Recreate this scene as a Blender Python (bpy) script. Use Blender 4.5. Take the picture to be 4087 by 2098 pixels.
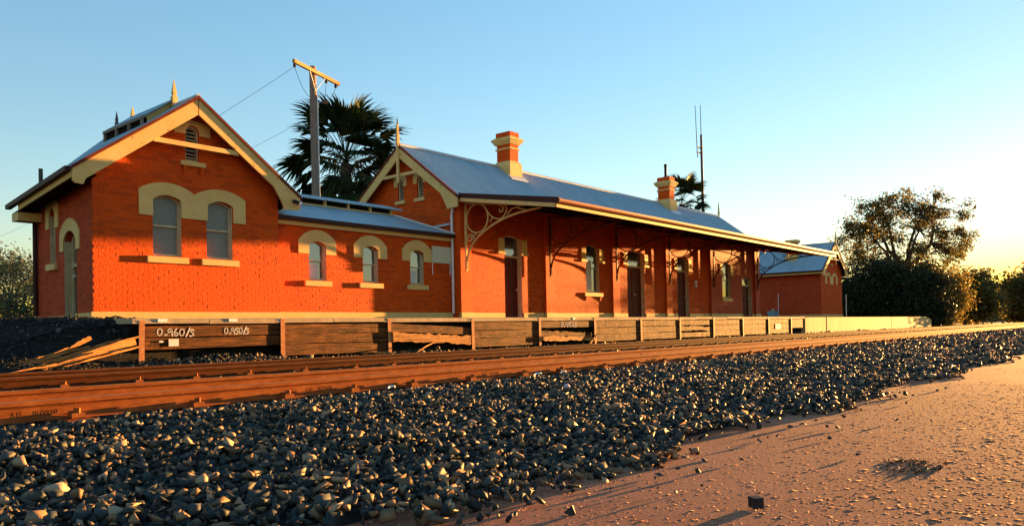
import bpy, bmesh, math, random
import numpy as np
from mathutils import Vector, Matrix, Quaternion
from mathutils.geometry import tessellate_polygon

for o in list(bpy.data.objects):
    bpy.data.objects.remove(o)
scene = bpy.context.scene
COL = scene.collection
random.seed(7)
RNG = np.random.default_rng(7)
R = math.radians

# ------------------------------------------------------------------ camera
# x runs along the track, y away from it, z up; z = 0 is the top of the rails
def camera():
    th, p, r = R(50.022), R(0.811), R(-1.089)
    fw = Vector((math.sin(th) * math.cos(p), math.cos(th) * math.cos(p), math.sin(p)))
    r0 = Vector((math.cos(th), -math.sin(th), 0)); u0 = r0.cross(fw)
    rt = math.cos(r) * r0 + math.sin(r) * u0
    up = -math.sin(r) * r0 + math.cos(r) * u0
    cd = bpy.data.cameras.new('camera')
    cd.sensor_width = 36; cd.lens = 27.114; cd.shift_y = 0.0527
    cd.clip_start = 0.05; cd.clip_end = 12000
    co = bpy.data.objects.new('camera', cd); COL.objects.link(co)
    m = Matrix((rt, up, -fw)).transposed().to_4x4()
    m.translation = (0, 0, 0.497)
    co.matrix_world = m
    scene.camera = co
camera()

# ------------------------------------------------------------------ light
SUN_EL = 2.3
SUN_AZ = math.atan2(9.0, -1.0)          # measured from +y towards +x
wd = bpy.data.worlds.new('World'); scene.world = wd; wd.use_nodes = True
nt = wd.node_tree; nt.nodes.clear()
sky = nt.nodes.new('ShaderNodeTexSky'); sky.sky_type = 'NISHITA'
sky.sun_disc = False; sky.sun_elevation = R(SUN_EL); sky.sun_rotation = SUN_AZ
sky.altitude = 0; sky.air_density = 1.12; sky.dust_density = 0.10; sky.ozone_density = 2.5
hs = nt.nodes.new('ShaderNodeHueSaturation'); hs.inputs['Saturation'].default_value = 1.30
bg = nt.nodes.new('ShaderNodeBackground'); bg.inputs['Strength'].default_value = 0.060
ow = nt.nodes.new('ShaderNodeOutputWorld')
gm = nt.nodes.new('ShaderNodeGamma'); gm.inputs['Gamma'].default_value = 0.68      # softens the contrast across the sky
nt.links.new(sky.outputs[0], gm.inputs['Color']); nt.links.new(gm.outputs[0], hs.inputs['Color'])
nt.links.new(hs.outputs[0], bg.inputs['Color']); nt.links.new(bg.outputs[0], ow.inputs[0])

sl = bpy.data.lights.new('sun', 'SUN'); sl.energy = 3.2; sl.angle = R(0.5)
sl.color = (1.0, 0.49, 0.13)
so = bpy.data.objects.new('sun', sl); COL.objects.link(so)
sd = Vector((math.sin(SUN_AZ) * math.cos(R(SUN_EL)), math.cos(SUN_AZ) * math.cos(R(SUN_EL)), math.sin(R(SUN_EL))))
so.rotation_euler = sd.to_track_quat('Z', 'Y').to_euler(); so.location = (60, -10, 30)

vs = scene.view_settings
vs.view_transform = 'Standard'; vs.look = 'None'; vs.gamma = 1.0; vs.use_curve_mapping = False
vs.exposure = 3.70

# ------------------------------------------------------------------ materials
MATS = {}
def new_mat(name):
    m = bpy.data.materials.new(name); m.use_nodes = True
    n = m.node_tree; b = n.nodes['Principled BSDF']; b.inputs['Specular IOR Level'].default_value = .10
    MATS[name] = m
    return m, n, b
def pos_node(n, scale=(1, 1, 1)):
    g = n.nodes.new('ShaderNodeNewGeometry')
    mp = n.nodes.new('ShaderNodeMapping'); mp.inputs['Scale'].default_value = scale
    n.links.new(g.outputs['Position'], mp.inputs['Vector'])
    return mp.outputs[0]
def noise(n, vec, scale, detail=4, rough=.6):
    t = n.nodes.new('ShaderNodeTexNoise'); t.inputs['Scale'].default_value = scale
    t.inputs['Detail'].default_value = detail; t.inputs['Roughness'].default_value = rough
    n.links.new(vec, t.inputs['Vector']); return t.outputs['Fac']
def ramp(n, fac, stops):
    r = n.nodes.new('ShaderNodeValToRGB'); e = r.color_ramp.elements
    while len(e) < len(stops): e.new(0.5)
    for el, (p, c) in zip(e, stops): el.position = p; el.color = (*c, 1)
    n.links.new(fac, r.inputs['Fac']); return r.outputs['Color']
def mixc(n, fac, a, b, mode='MIX'):
    x = n.nodes.new('ShaderNodeMix'); x.data_type = 'RGBA'; x.blend_type = mode
    for s, v in ((0, fac), (6, a), (7, b)):
        if hasattr(v, 'is_output'): n.links.new(v, x.inputs[s])
        elif s == 0: x.inputs[0].default_value = v
        else: x.inputs[s].default_value = (*v, 1)
    return x.outputs[2]
def bump(n, b, h, strength=.4, dist=.01):
    bp = n.nodes.new('ShaderNodeBump'); bp.inputs['Strength'].default_value = strength
    bp.inputs['Distance'].default_value = dist
    n.links.new(h, bp.inputs['Height']); n.links.new(bp.outputs[0], b.inputs['Normal'])
def simple(name, c1, c2=None, scale=3.0, rough=.7, metal=0.0, bstr=0.0, bdist=.01, stretch=(1, 1, 1), bscale=None, lo=.35, hi=.65):
    m, n, b = new_mat(name)
    b.inputs['Roughness'].default_value = rough; b.inputs['Metallic'].default_value = metal
    v = pos_node(n, stretch)
    if c2 is None: b.inputs['Base Color'].default_value = (*c1, 1)
    else: n.links.new(ramp(n, noise(n, v, scale, 6, .65), [(lo, c1), (hi, c2)]), b.inputs['Base Color'])
    if bstr: bump(n, b, noise(n, v, bscale or scale * 4, 5, .7), bstr, bdist)
    return m
# painted brickwork: two reds, pale worn flecks, brush relief
def paint_brick(name, c1, c2, worn, wlo):
    m, n, b = new_mat(name); b.inputs['Roughness'].default_value = .75
    v = pos_node(n)
    c = ramp(n, noise(n, v, 1.3, 6, .65), [(.3, c1), (.7, c2)])
    c = mixc(n, ramp(n, noise(n, pos_node(n, (1, 1, 2.5)), 9, 5, .7), [(wlo, (0, 0, 0)), (wlo + .03, (1, 1, 1))]), c, worn)
    g = n.nodes.new('ShaderNodeNewGeometry')
    c = mixc(n, ramp(n, noise(n, pos_node(n, (2.2, 2.2, .35)), 1.6, 6, .7), [(.56, (0, 0, 0)), (.75, (.5, .5, .5))]), c, worn)
    c = mixc(n, .34, c, ramp(n, g.outputs['Random Per Island'], [(0, (.05, .02, .015)), (.5, c1), (1, c2)]))
    n.links.new(c, b.inputs['Base Color'])
    bump(n, b, noise(n, pos_node(n, (1, 1, .45)), 42, 4, .65), .8, .013)
    return m
paint_brick('brick', (.56, .066, .004), (.66, .090, .007), (.28, .034, .007), .70)
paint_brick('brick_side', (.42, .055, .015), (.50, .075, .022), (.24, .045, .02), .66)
paint_brick('brick_worn', (.44, .06, .02), (.52, .09, .03), (.46, .26, .15), .60)
def cream(name, chip):
    m, n, b = new_mat(name); b.inputs['Roughness'].default_value = .6
    v = pos_node(n)
    c = ramp(n, noise(n, v, 2.2, 6, .6), [(.3, (.62, .40, .13)), (.7, (.71, .48, .18))])
    c = mixc(n, ramp(n, noise(n, v, 7, 8, .75), [(chip, (0, 0, 0)), (chip + .025, (1, 1, 1))]), c, (.26, .15, .065))
    n.links.new(c, b.inputs['Base Color']); bump(n, b, noise(n, v, 30, 5), .25, .006)
cream('cream', .72); cream('cream_chipped', .60)
simple('concrete', (.33, .235, .135), (.45, .33, .20), 2.0, .85, bstr=.5, bdist=.012)
simple('concrete_wall', (.48, .33, .14), (.64, .45, .21), .9, .85, bstr=.4, stretch=(2.2, 1, .35))
simple('dark_trim', (.035, .014, .012), (.07, .022, .016), 4, .5)
simple('verge_red', (.10, .018, .010), (.16, .03, .014), 4, .6)
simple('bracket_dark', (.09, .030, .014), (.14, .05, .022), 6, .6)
simple('red_trim', (.26, .045, .02), (.34, .07, .03), 4, .5)
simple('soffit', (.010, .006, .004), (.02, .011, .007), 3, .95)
simple('door', (.075, .010, .004), (.12, .018, .007), 5, .55, stretch=(6, 6, 1))
simple('door_grey', (.07, .05, .022), (.11, .08, .035), 4, .6, stretch=(4, 4, 1))
simple('frame', (.46, .35, .19), (.60, .48, .29), 6, .6)
simple('louvre', (.30, .25, .16), (.40, .33, .2), 6, .6)
simple('iron', (.06, .05, .045), (.10, .08, .07), 5, .5, .3)
simple('void', (.012, .010, .009))
simple('blind', (.55, .54, .44), (.62, .6, .5), 3, .8)
simple('white', (.74, .73, .68), (.82, .8, .76), 5, .6)
simple('board_paint', (.52, .52, .36), (.60, .60, .43), 2, .7)
simple('chalk', (.72, .62, .52), (.82, .74, .66), 30, .9)
simple('zinc', (.52, .53, .54), (.62, .63, .63), 4, .4, .5)
simple('pink', (.55, .38, .45))
simple('blue_bin', (.16, .32, .38), (.22, .40, .46), 6, .5)
simple('rubber', (.012, .012, .012), (.03, .03, .03), 8, .6)
def rustmat(name, k):
    m, n, b = new_mat(name); b.inputs['Roughness'].default_value = .9; b.inputs['Specular IOR Level'].default_value = .08
    v = pos_node(n, (.35, 1, 1))
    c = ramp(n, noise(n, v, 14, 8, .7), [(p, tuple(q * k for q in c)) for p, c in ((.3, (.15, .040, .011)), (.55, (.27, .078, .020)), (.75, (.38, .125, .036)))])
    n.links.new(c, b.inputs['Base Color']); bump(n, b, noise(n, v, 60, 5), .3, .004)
rustmat('rust', 1.0); rustmat('rust_shaded', .34)  # second copy, for the far track's rails, has their shadow painted in as darker colour
simple('rail_top', (.24, .115, .055), (.34, .18, .09), 9, .75, .0, stretch=(.3, 3, 1))
def woodmat(name, dark, mid, light, a, b_, c_):
    m, n, b = new_mat(name); b.inputs['Roughness'].default_value = .8
    oi = n.nodes.new('ShaderNodeObjectInfo')
    v = pos_node(n, (.55, 5, 9))
    ad = n.nodes.new('ShaderNodeVectorMath'); ad.operation = 'ADD'
    n.links.new(v, ad.inputs[0])
    sc = n.nodes.new('ShaderNodeMath'); sc.operation = 'MULTIPLY'; sc.inputs[1].default_value = 40
    n.links.new(oi.outputs['Random'], sc.inputs[0]); n.links.new(sc.outputs[0], ad.inputs[1])
    f = noise(n, ad.outputs[0], 2.6, 9, .72)
    n.links.new(ramp(n, f, [(a, dark), (b_, mid), (c_, light)]), b.inputs['Base Color'])
    bump(n, b, f, .9, .03)
woodmat('plank', (.010, .004, .0015), (.115, .036, .008), (.29, .10, .022), .36, .54, .74)
woodmat('splinter', (.06, .02, .008), (.34, .14, .04), (.50, .24, .08), .30, .48, .7)
woodmat('sleeper', (.05, .03, .02), (.12, .07, .045), (.2, .12, .08), .3, .5, .7)
simple('post', (.40, .15, .055), (.52, .22, .09), 8, .7, bstr=.4)
simple('pole_wood', (.18, .13, .10), (.30, .22, .17), 6, .85, bstr=.6, stretch=(4, 4, .4))
simple('arm_wood', (.30, .16, .06), (.44, .25, .10), 8, .8, bstr=.5)
def roofmat(name, axis):
    m, n, b = new_mat(name); b.inputs['Roughness'].default_value = .5; b.inputs['Metallic'].default_value = .35
    n.links.new(ramp(n, noise(n, pos_node(n, (1, .3, .3) if axis == 'X' else (.3, 1, .3)), 2, 5), [(.25, (.26, .36, .41)), (.5, (.33, .43, .47)), (.75, (.38, .48, .52))]), b.inputs['Base Color'])
roofmat('roof_x', 'X'); roofmat('roof_y', 'Y')
def glassmat():
    m, n, b = new_mat('glass'); b.inputs['Base Color'].default_value = (.055, .062, .06, 1)
    b.inputs['Roughness'].default_value = .06; b.inputs['Specular IOR Level'].default_value = 1.0; b.inputs['IOR'].default_value = 1.9
    bump(n, b, noise(n, pos_node(n, (3, 3, 1)), 5, 2), .08, .01)
    m, n, b = new_mat('frosted'); b.inputs['Roughness'].default_value = .35
    n.links.new(ramp(n, noise(n, pos_node(n, (6, 6, 1.2)), 9, 5), [(.3, (.16, .17, .14)), (.7, (.25, .26, .22))]), b.inputs['Base Color'])
glassmat()
def stonemat(name, stops, rough=.6):
    m, n, b = new_mat(name); b.inputs['Roughness'].default_value = rough
    g = n.nodes.new('ShaderNodeNewGeometry')
    c = ramp(n, g.outputs['Random Per Island'], stops)
    c = mixc(n, .22, c, ramp(n, noise(n, pos_node(n), 60, 4), [(.35, (.01, .011, .012)), (.65, (.08, .078, .072))]))
    n.links.new(c, b.inputs['Base Color'])
    bump(n, b, noise(n, pos_node(n), 90, 4), .3, .004)
stonemat('ballast', [(0, (.012, .015, .014)), (.4, (.034, .040, .038)), (.60, (.065, .066, .058)), (.70, (.15, .095, .052)), (.90, (.27, .155, .078)), (1, (.42, .29, .18))])
stonemat('dark_ballast', [(0, (.008, .008, .008)), (.6, (.02, .019, .018)), (.9, (.04, .036, .034)), (1, (.11, .10, .095))], .95)
stonemat('pebble', [(0, (.16, .06, .035)), (.45, (.27, .11, .06)), (.8, (.36, .17, .10)), (.95, (.40, .24, .16)), (1, (.52, .42, .34))], .95)
simple('ballast_bed', (.016, .016, .017), (.035, .032, .03), 25, .9, bstr=.6, bdist=.02)
simple('bank_earth', (.010, .009, .008), (.024, .02, .017), 14, .95, bstr=.8, bdist=.03)
simple('asphalt', (.07, .055, .05), (.12, .09, .075), 6, .9, bstr=.4)
def earthmat():
    m, n, b = new_mat('red_earth'); b.inputs['Roughness'].default_value = 1.0; b.inputs['Specular IOR Level'].default_value = .05
    v = pos_node(n)
    c = ramp(n, noise(n, v, .5, 8, .65), [(.28, (.25, .090, .048)), (.5, (.36, .138, .076)), (.72, (.43, .185, .108))])
    for sc, lo, col, k in ((38, .40, (.13, .045, .026), 1), (120, .42, (.12, .05, .03), 1), (75, .60, (.52, .27, .17), 0), (190, .60, (.56, .34, .24), 0), (22, .66, (.40, .10, .045), 0)):
        f = noise(n, v, sc, 3, .6)
        st = [(lo - .06, (.85, .85, .85)), (lo + .02, (0, 0, 0))] if k else [(lo, (0, 0, 0)), (lo + .06, (.8, .8, .8))]
        c = mixc(n, ramp(n, f, st), c, col)
    c = mixc(n, ramp(n, noise(n, v, .7, 6, .72), [(.62, (0, 0, 0)), (.72, (.8, .8, .8))]), c, (.075, .038, .024))
    n.links.new(c, b.inputs['Base Color']); bump(n, b, noise(n, v, 60, 4, .7), .10, .004)
earthmat()
def leafmat(name, stops, trans):
    m, n, b = new_mat(name); b.inputs['Roughness'].default_value = .55
    g = n.nodes.new('ShaderNodeNewGeometry')
    c = ramp(n, g.outputs['Random Per Island'], stops)
    n.links.new(c, b.inputs['Base Color'])
    t = n.nodes.new('ShaderNodeBsdfTranslucent'); n.links.new(c, t.inputs['Color'])
    mx = n.nodes.new('ShaderNodeMixShader'); mx.inputs[0].default_value = trans
    out = n.nodes['Material Output']
    n.links.new(b.outputs[0], mx.inputs[1]); n.links.new(t.outputs[0], mx.inputs[2]); n.links.new(mx.outputs[0], out.inputs[0])
leafmat('leaf_gum', [(0, (.05, .05, .016)), (.6, (.09, .08, .025)), (1, (.17, .13, .035))], .42)
leafmat('leaf_dark', [(0, (.02, .026, .012)), (.7, (.035, .042, .018)), (1, (.06, .05, .02))], .1)
leafmat('leaf_olive', [(0, (.07, .06, .018)), (.6, (.14, .11, .030)), (1, (.26, .18, .045))], .5)
leafmat('leaf_grey', [(0, (.05, .065, .035)), (.6, (.10, .12, .06)), (1, (.2, .2, .11))], .35)
leafmat('frond', [(0, (.018, .03, .010)), (.7, (.035, .055, .016)), (1, (.07, .085, .025))], .15)
leafmat('frond_dead', [(0, (.06, .05, .025)), (1, (.13, .10, .05))], .2)
simple('bark', (.05, .035, .025), (.11, .08, .055), 8, .9, bstr=.7, bdist=.03, stretch=(3, 3, .6))

# ------------------------------------------------------------------ geometry helpers
class MB:
    def __init__(s): s.v = []; s.f = []
    def add(s, vs, fs):
        k = len(s.v); s.v += [tuple(p) for p in vs]; s.f += [tuple(i + k for i in f) for f in fs]; return s
    def hexa(s, p):     # 8 points: 0-3 one face, 4-7 the opposite one
        return s.add(p, [(0, 3, 2, 1), (4, 5, 6, 7), (0, 1, 5, 4), (1, 2, 6, 5), (2, 3, 7, 6), (3, 0, 4, 7)])
    def box(s, x0, x1, y0, y1, z0, z1):
        return s.hexa([(x0, y0, z0), (x1, y0, z0), (x1, y1, z0), (x0, y1, z0), (x0, y0, z1), (x1, y0, z1), (x1, y1, z1), (x0, y1, z1)])
    def bar(s, a, b, w, h, up=(0, 0, 1)):
        a = Vector(a); b = Vector(b); t = (b - a).normalized(); sd_ = t.cross(Vector(up))
        if sd_.length < 1e-4: sd_ = t.cross(Vector((0, 1, 0)))
        sd_.normalize(); u = sd_.cross(t); P = []
        for c in (a, b):
            for i, j in ((-1, -1), (1, -1), (1, 1), (-1, 1)): P.append(c + sd_ * (w / 2 * i) + u * (h / 2 * j))
        return s.hexa(P)
    def tube(s, pts, r, n=8, caps=True):
        pts = [Vector(p) for p in pts]; rs = r if hasattr(r, '__len__') else [r] * len(pts)
        k0 = len(s.v); ref = None
        for i, p in enumerate(pts):
            t = (pts[min(i + 1, len(pts) - 1)] - pts[max(i - 1, 0)])
            t.normalize()
            if ref is None: ref = t.orthogonal().normalized()
            ref = (ref - t * ref.dot(t)); ref.normalize(); o = t.cross(ref)
            for k in range(n):
                a = 2 * math.pi * k / n
                s.v.append(tuple(p + (ref * math.cos(a) + o * math.sin(a)) * rs[i]))
        for i in range(len(pts) - 1):
            for k in range(n):
                a = k0 + i * n + k; b = k0 + i * n + (k + 1) % n
                s.f.append((a, b, b + n, a + n))
        if caps:
            s.f.append(tuple(k0 + k for k in reversed(range(n)))); e = k0 + (len(pts) - 1) * n
            s.f.append(tuple(e + k for k in range(n)))
        return s
    def poly(s, mp, outer, d0, d1, holes=()):
        """flat plate with holes: outer/holes in (a, z), between depths d0 and d1 of the mapping mp(a, d, z)"""
        loops = [outer] + list(holes); tri = tessellate_polygon([[Vector((a, z, 0)) for a, z in l] for l in loops])
        flat = [p for l in loops for p in l]; n = len(flat)
        V = [mp(a, d0, z) for a, z in flat] + [mp(a, d1, z) for a, z in flat]
        F = [tuple(t) for t in tri] + [tuple(i + n for i in reversed(t)) for t in tri]
        k = 0
        for l in loops:
            m_ = len(l)
            for i in range(m_): j = (i + 1) % m_; F.append((k + i, k + j, k + j + n, k + i + n))
            k += m_
        return s.add(V, F)
    def build(s, name, mat, parent=None, smooth=False):
        me = bpy.data.meshes.new(name); me.from_pydata(s.v, [], s.f)
        bm = bmesh.new(); bm.from_mesh(me); bmesh.ops.recalc_face_normals(bm, faces=bm.faces); bm.to_mesh(me); bm.free()
        return link(name, me, mat, parent, smooth)
def link(name, me, mat, parent=None, smooth=False):
    if mat and not me.materials: me.materials.append(MATS[mat])
    if smooth: me.polygons.foreach_set('use_smooth', [True] * len(me.polygons))
    o = bpy.data.objects.new(name, me); COL.objects.link(o)
    if parent: attach(o, parent)
    return o
def attach(o, parent):
    o.parent = parent
    if parent.type == 'EMPTY': o.matrix_parent_inverse = Matrix.Translation(-parent.location)
def thing(name, loc, label, cat, group=None):
    e = bpy.data.objects.new(name, None); e.location = loc; e.empty_display_size = .3; COL.objects.link(e)
    return tag(e, label, cat, group)
def tag(o, label=None, cat=None, group=None, kind=None):
    if label: o['label'] = label
    if cat: o['category'] = cat
    if group: o['group'] = group
    if kind: o['kind'] = kind
    return o
def raw_mesh(name, V, F, mat, parent=None):
    """fast mesh from numpy arrays, F of constant size"""
    V = np.asarray(V, np.float32); F = np.asarray(F, np.int32); k = F.shape[1]
    me = bpy.data.meshes.new(name)
    me.vertices.add(len(V)); me.vertices.foreach_set('co', V.ravel())
    me.loops.add(F.size); me.loops.foreach_set('vertex_index', F.ravel())
    me.polygons.add(len(F)); me.polygons.foreach_set('loop_start', np.arange(0, F.size, k, dtype=np.int32))
    me.polygons.foreach_set('loop_total', np.full(len(F), k, np.int32))
    me.update(calc_edges=True); me.validate()
    return link(name, me, mat, parent)
def FRONT(y):   # a = x, d outwards = towards the track
    return lambda a, d, z: (a, y - d, z)
def LEFT(x):    # a = y, d outwards = -x
    return lambda a, d, z: (x - d, a, z)
def arc(cx, z, half, rise, n=12):
    """segmental arch from (cx+half, z) to (cx-half, z)"""
    if rise >= half: 
        return [(cx + half * math.cos(math.pi * i / n), z + rise * math.sin(math.pi * i / n)) for i in range(n + 1)]
    rr = (half * half + rise * rise) / (2 * rise); a0 = math.asin(half / rr)
    return [(cx + rr * math.sin(a0 - 2 * a0 * i / n), z - rr + rise + rr * math.cos(a0 - 2 * a0 * i / n)) for i in range(n + 1)]
def opening(cx, w, z0, zs, rise):
    return [(cx - w / 2, z0), (cx + w / 2, z0)] + arc(cx, zs, w / 2, rise)

# bricks: running bond laid into the spans of a wall polygon
def spans(poly, z):
    xs = []
    for i in range(len(poly)):
        (a, za), (b, zb) = poly[i], poly[(i + 1) % len(poly)]
        if (za > z) != (zb > z): xs.append(a + (b - a) * (z - za) / (zb - za))
    xs.sort(); return list(zip(xs[::2], xs[1::2]))
def minus(iv, cut):
    out = []
    for a, b in iv:
        segs = [(a, b)]
        for c, d in cut:
            ns = []
            for s, e in segs:
                if d <= s or c >= e: ns.append((s, e)); continue
                if c > s: ns.append((s, c))
                if d < e: ns.append((d, e))
            segs = ns
        out += segs
    return out
def lay_bricks(outer, holes, z0, ch=.079, bl=.232, j=.009):
    out = []; z = z0; row = 0; zmax = max(p[1] for p in outer)
    while z + ch <= zmax:
        iv = None
        for zz in (z + .006, z + ch - .012):
            s = minus(spans(outer, zz), [t for h in holes for t in spans(h, zz)])
            if iv is None: iv = s
            else: iv = [(max(a, c), min(b, d)) for a, b in iv for c, d in s if min(b, d) - max(a, c) > .02]
        for a, b in iv:
            k = math.floor((a - (row % 2) * bl / 2) / bl)
            while True:
                s = k * bl + (row % 2) * bl / 2; e = s + bl - j; k += 1
                if s > b: break
                s2, e2 = max(s, a + .002), min(e, b - .002)
                if e2 - s2 > .03: out.append((s2, e2, z, z + ch - j))
        z += ch; row += 1
    return out
def brick_wall(name, mp, outer, holes, thick, z0, parent, mat='brick', single=0, proud=.0024):
    w = MB().poly(mp, outer, 0, -thick, holes).build(name, mat, parent)
    br = lay_bricks(outer, holes, z0)
    if single:
        unit = bpy.data.meshes.new('brick'); unit.from_pydata([(x, y, z) for x in (0, 1) for y in (0, 1) for z in (0, 1)], [],
            [(0, 1, 3, 2), (4, 6, 7, 5), (0, 4, 5, 1), (2, 3, 7, 6), (0, 2, 6, 4), (1, 5, 7, 3)])
        unit.materials.append(MATS[mat])
        for a, b, c, d in br[:single]:
            p = proud + random.uniform(-.0014, .0018)
            o = bpy.data.objects.new('brick', unit); COL.objects.link(o); o.parent = w
            q0 = Vector(mp(a, p, c)); q1 = Vector(mp(b, -.02, d))
            lo = Vector([min(q0[i], q1[i]) for i in range(3)]); hi = Vector([max(q0[i], q1[i]) for i in range(3)])
            o.location = lo; o.scale = hi - lo
        br = br[single:]
    if br:
        m = MB()
        for a, b, c, d in br:
            p = proud + random.uniform(-.0014, .0018)
            P = [mp(x, dd, z) for dd in (-.02, p) for x, z in ((a, c), (b, c), (b, d), (a, d))]
            m.hexa(P)
        o = m.build('brickwork', mat, w); o['kind'] = 'stuff'
    return w

def window(mp, cx, w, z0, zs, rise, parent, glass='glass', depth=.13, sill=True, sw=None, corbel=False, meet=None, blind=None):
    h = opening(cx, w, z0, zs, rise)
    fw_ = .045
    inner = opening(cx, w - 2 * fw_, z0 + .06, zs - .01, max(rise - .02, .01))
    win = MB().poly(mp, h, -depth + .04, -depth - .05, [inner]).build('window', 'frame', parent)
    zt = zs + rise; zm = meet or (z0 + (zt - z0) * .5)
    # reveal lining
    m = MB()
    m.poly(mp, [(cx + w / 2 - .012, z0), (cx + w / 2 + .0, z0), (cx + w / 2, zs), (cx + w / 2 - .012, zs)], -.004, -depth + .038)
    m.build('reveal', 'frame', win)
    s = MB(); s.poly(mp, [(cx - w / 2 + fw_, zm - .02), (cx + w / 2 - fw_, zm - .02), (cx + w / 2 - fw_, zm + .02), (cx - w / 2 + fw_, zm + .02)], -depth + .03, -depth - .045)
    s.build('sash_rail', 'frame', win)
    lo = [(cx - w / 2 + fw_, z0 + .06), (cx + w / 2 - fw_, z0 + .06), (cx + w / 2 - fw_, zm - .02), (cx - w / 2 + fw_, zm - .02)]
    MB().poly(mp, lo, -depth - .012, -depth - .018).build('pane', glass, win)
    hi = [(cx - w / 2 + fw_, zm + .02), (cx + w / 2 - fw_, zm + .02)] + arc(cx, zs - .01, w / 2 - fw_, max(rise - .02, .01))
    MB().poly(mp, hi, -depth + .004, -depth - .002).build('pane', glass, win)
    if blind:
        a0, a1, b0, b1 = blind
        MB().poly(mp, [(a0, b0), (a1, b0), (a1, b1), (a0, b1)], -depth + .012, -depth + .008).build('blind', 'blind', win)
    MB().poly(mp, [(cx - w / 2 - .03, z0 - .03), (cx + w / 2 + .03, z0 - .03), (cx + w / 2 + .03, zt + .03), (cx - w / 2 - .03, zt + .03)], -depth - .06, -depth - .07).build('back', 'void', win)
    if sill:
        sw = sw or w * .74
        sm = MB().hexa([mp(cx - sw, .07, z0 - .16), mp(cx + sw, .07, z0 - .16), mp(cx + sw, -.1, z0 - .16), mp(cx - sw, -.1, z0 - .16),
                        mp(cx - sw, .07, z0 - .02), mp(cx + sw, .07, z0 - .02), mp(cx + sw, -.1, z0), mp(cx - sw, -.1, z0)])
        sm.build('sill', 'cream', win)
        if corbel:
            for sx in (-1, 1):
                c = MB(); ax = cx + sx * sw * .78
                for k, (dd, zz) in enumerate(((.06, .16), (.045, .22), (.025, .28))):
                    c.hexa([mp(ax - .05, dd, z0 - zz - .06), mp(ax + .05, dd, z0 - zz - .06), mp(ax + .05, -.05, z0 - zz - .06), mp(ax - .05, -.05, z0 - zz - .06),
                            mp(ax - .05, dd, z0 - zz), mp(ax + .05, dd, z0 - zz), mp(ax + .05, -.05, z0 - zz), mp(ax - .05, -.05, z0 - zz)])
                c.build('corbel', 'brick', win)
    return win
def hood(mp, cx, w, zs, rise, ow, zb, crown, parent, mat='cream', proud=.03, oz=None):
    """cream plaster surround over an arched opening"""
    oz = oz or (zs + rise + .12)
    outer = [(cx - ow / 2, zb), (cx - w / 2, zb)] + list(reversed(arc(cx, zs, w / 2, rise))) + [(cx + w / 2, zb), (cx + ow / 2, zb)] + arc(cx, oz, ow / 2, crown - oz)
    return MB().poly(mp, outer, proud, -.005).build('arch_surround', mat, parent)
def door(mp, cx, w, z0, z1, zt, rise, parent, leaves=1, mat='door', depth=.16):
    """recessed panelled door below a transom light"""
    dr = MB().poly(mp, opening(cx, w, z0, zt, rise), -depth + .05, -depth - .04,
                   [[(cx - w / 2 + .06, z0 + .005), (cx + w / 2 - .06, z0 + .005), (cx + w / 2 - .06, z1), (cx - w / 2 + .06, z1)],
                    [(cx - w / 2 + .06, z1 + .07), (cx + w / 2 - .06, z1 + .07)] + arc(cx, zt - .02, w / 2 - .06, max(rise - .03, .01))]).build('door', 'frame', parent)
    lw = (w - .12) / leaves
    for k in range(leaves):
        a0 = cx - w / 2 + .06 + k * lw + .004; a1 = a0 + lw - .008
        holes = []; n = 1 if leaves == 2 else 2; g = .09
        pw = (a1 - a0 - g * (n + 1)) / n
        for c in range(n):
            p0 = a0 + g + c * (pw + g)
            for q0, q1 in ((z0 + .14, z0 + .62), (z0 + .76, z0 + 1.2), (z0 + 1.3, z1 - .1)): holes.append([(p0, q0), (p0 + pw, q0), (p0 + pw, q1), (p0, q1)])
        lf = MB().poly(mp, [(a0, z0 + .01), (a1, z0 + .01), (a1, z1 - .005), (a0, z1 - .005)], -depth, -depth - .035, holes)
        lf = lf.build('leaf', mat, dr)
        MB().poly(mp, [(a0 + .03, z0 + .05), (a1 - .03, z0 + .05), (a1 - .03, z1 - .03), (a0 + .03, z1 - .03)], -depth - .016, -depth - .03).build('panel', mat, dr)
    MB().tube([mp(cx + w / 2 - .14 if leaves == 1 else cx + .05, -depth + .01, z0 + .98), mp(cx + w / 2 - .14 if leaves == 1 else cx + .05, -depth + .07, z0 + .98)], .03, 8).build('handle', 'chalk', dr)
    MB().poly(mp, [(cx - w / 2 + .06, z1 + .07), (cx + w / 2 - .06, z1 + .07)] + arc(cx, zt - .02, w / 2 - .06, max(rise - .03, .01)), -depth - .01, -depth - .02).build('transom_pane', 'glass', dr)
    MB().poly(mp, [(cx - w / 2 - .03, z0 - .03), (cx + w / 2 + .03, z0 - .03), (cx + w / 2 + .03, zt + rise + .03), (cx - w / 2 - .03, zt + rise + .03)], -depth - .06, -depth - .07).build('back', 'void', dr)
    # painted side jamb
    m = MB().poly(mp, [(cx + w / 2 - .012, z0), (cx + w / 2, z0), (cx + w / 2, zt), (cx + w / 2 - .012, zt)], -.004, -depth + .048); m.build('jamb', 'frame', dr)
    return dr
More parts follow.
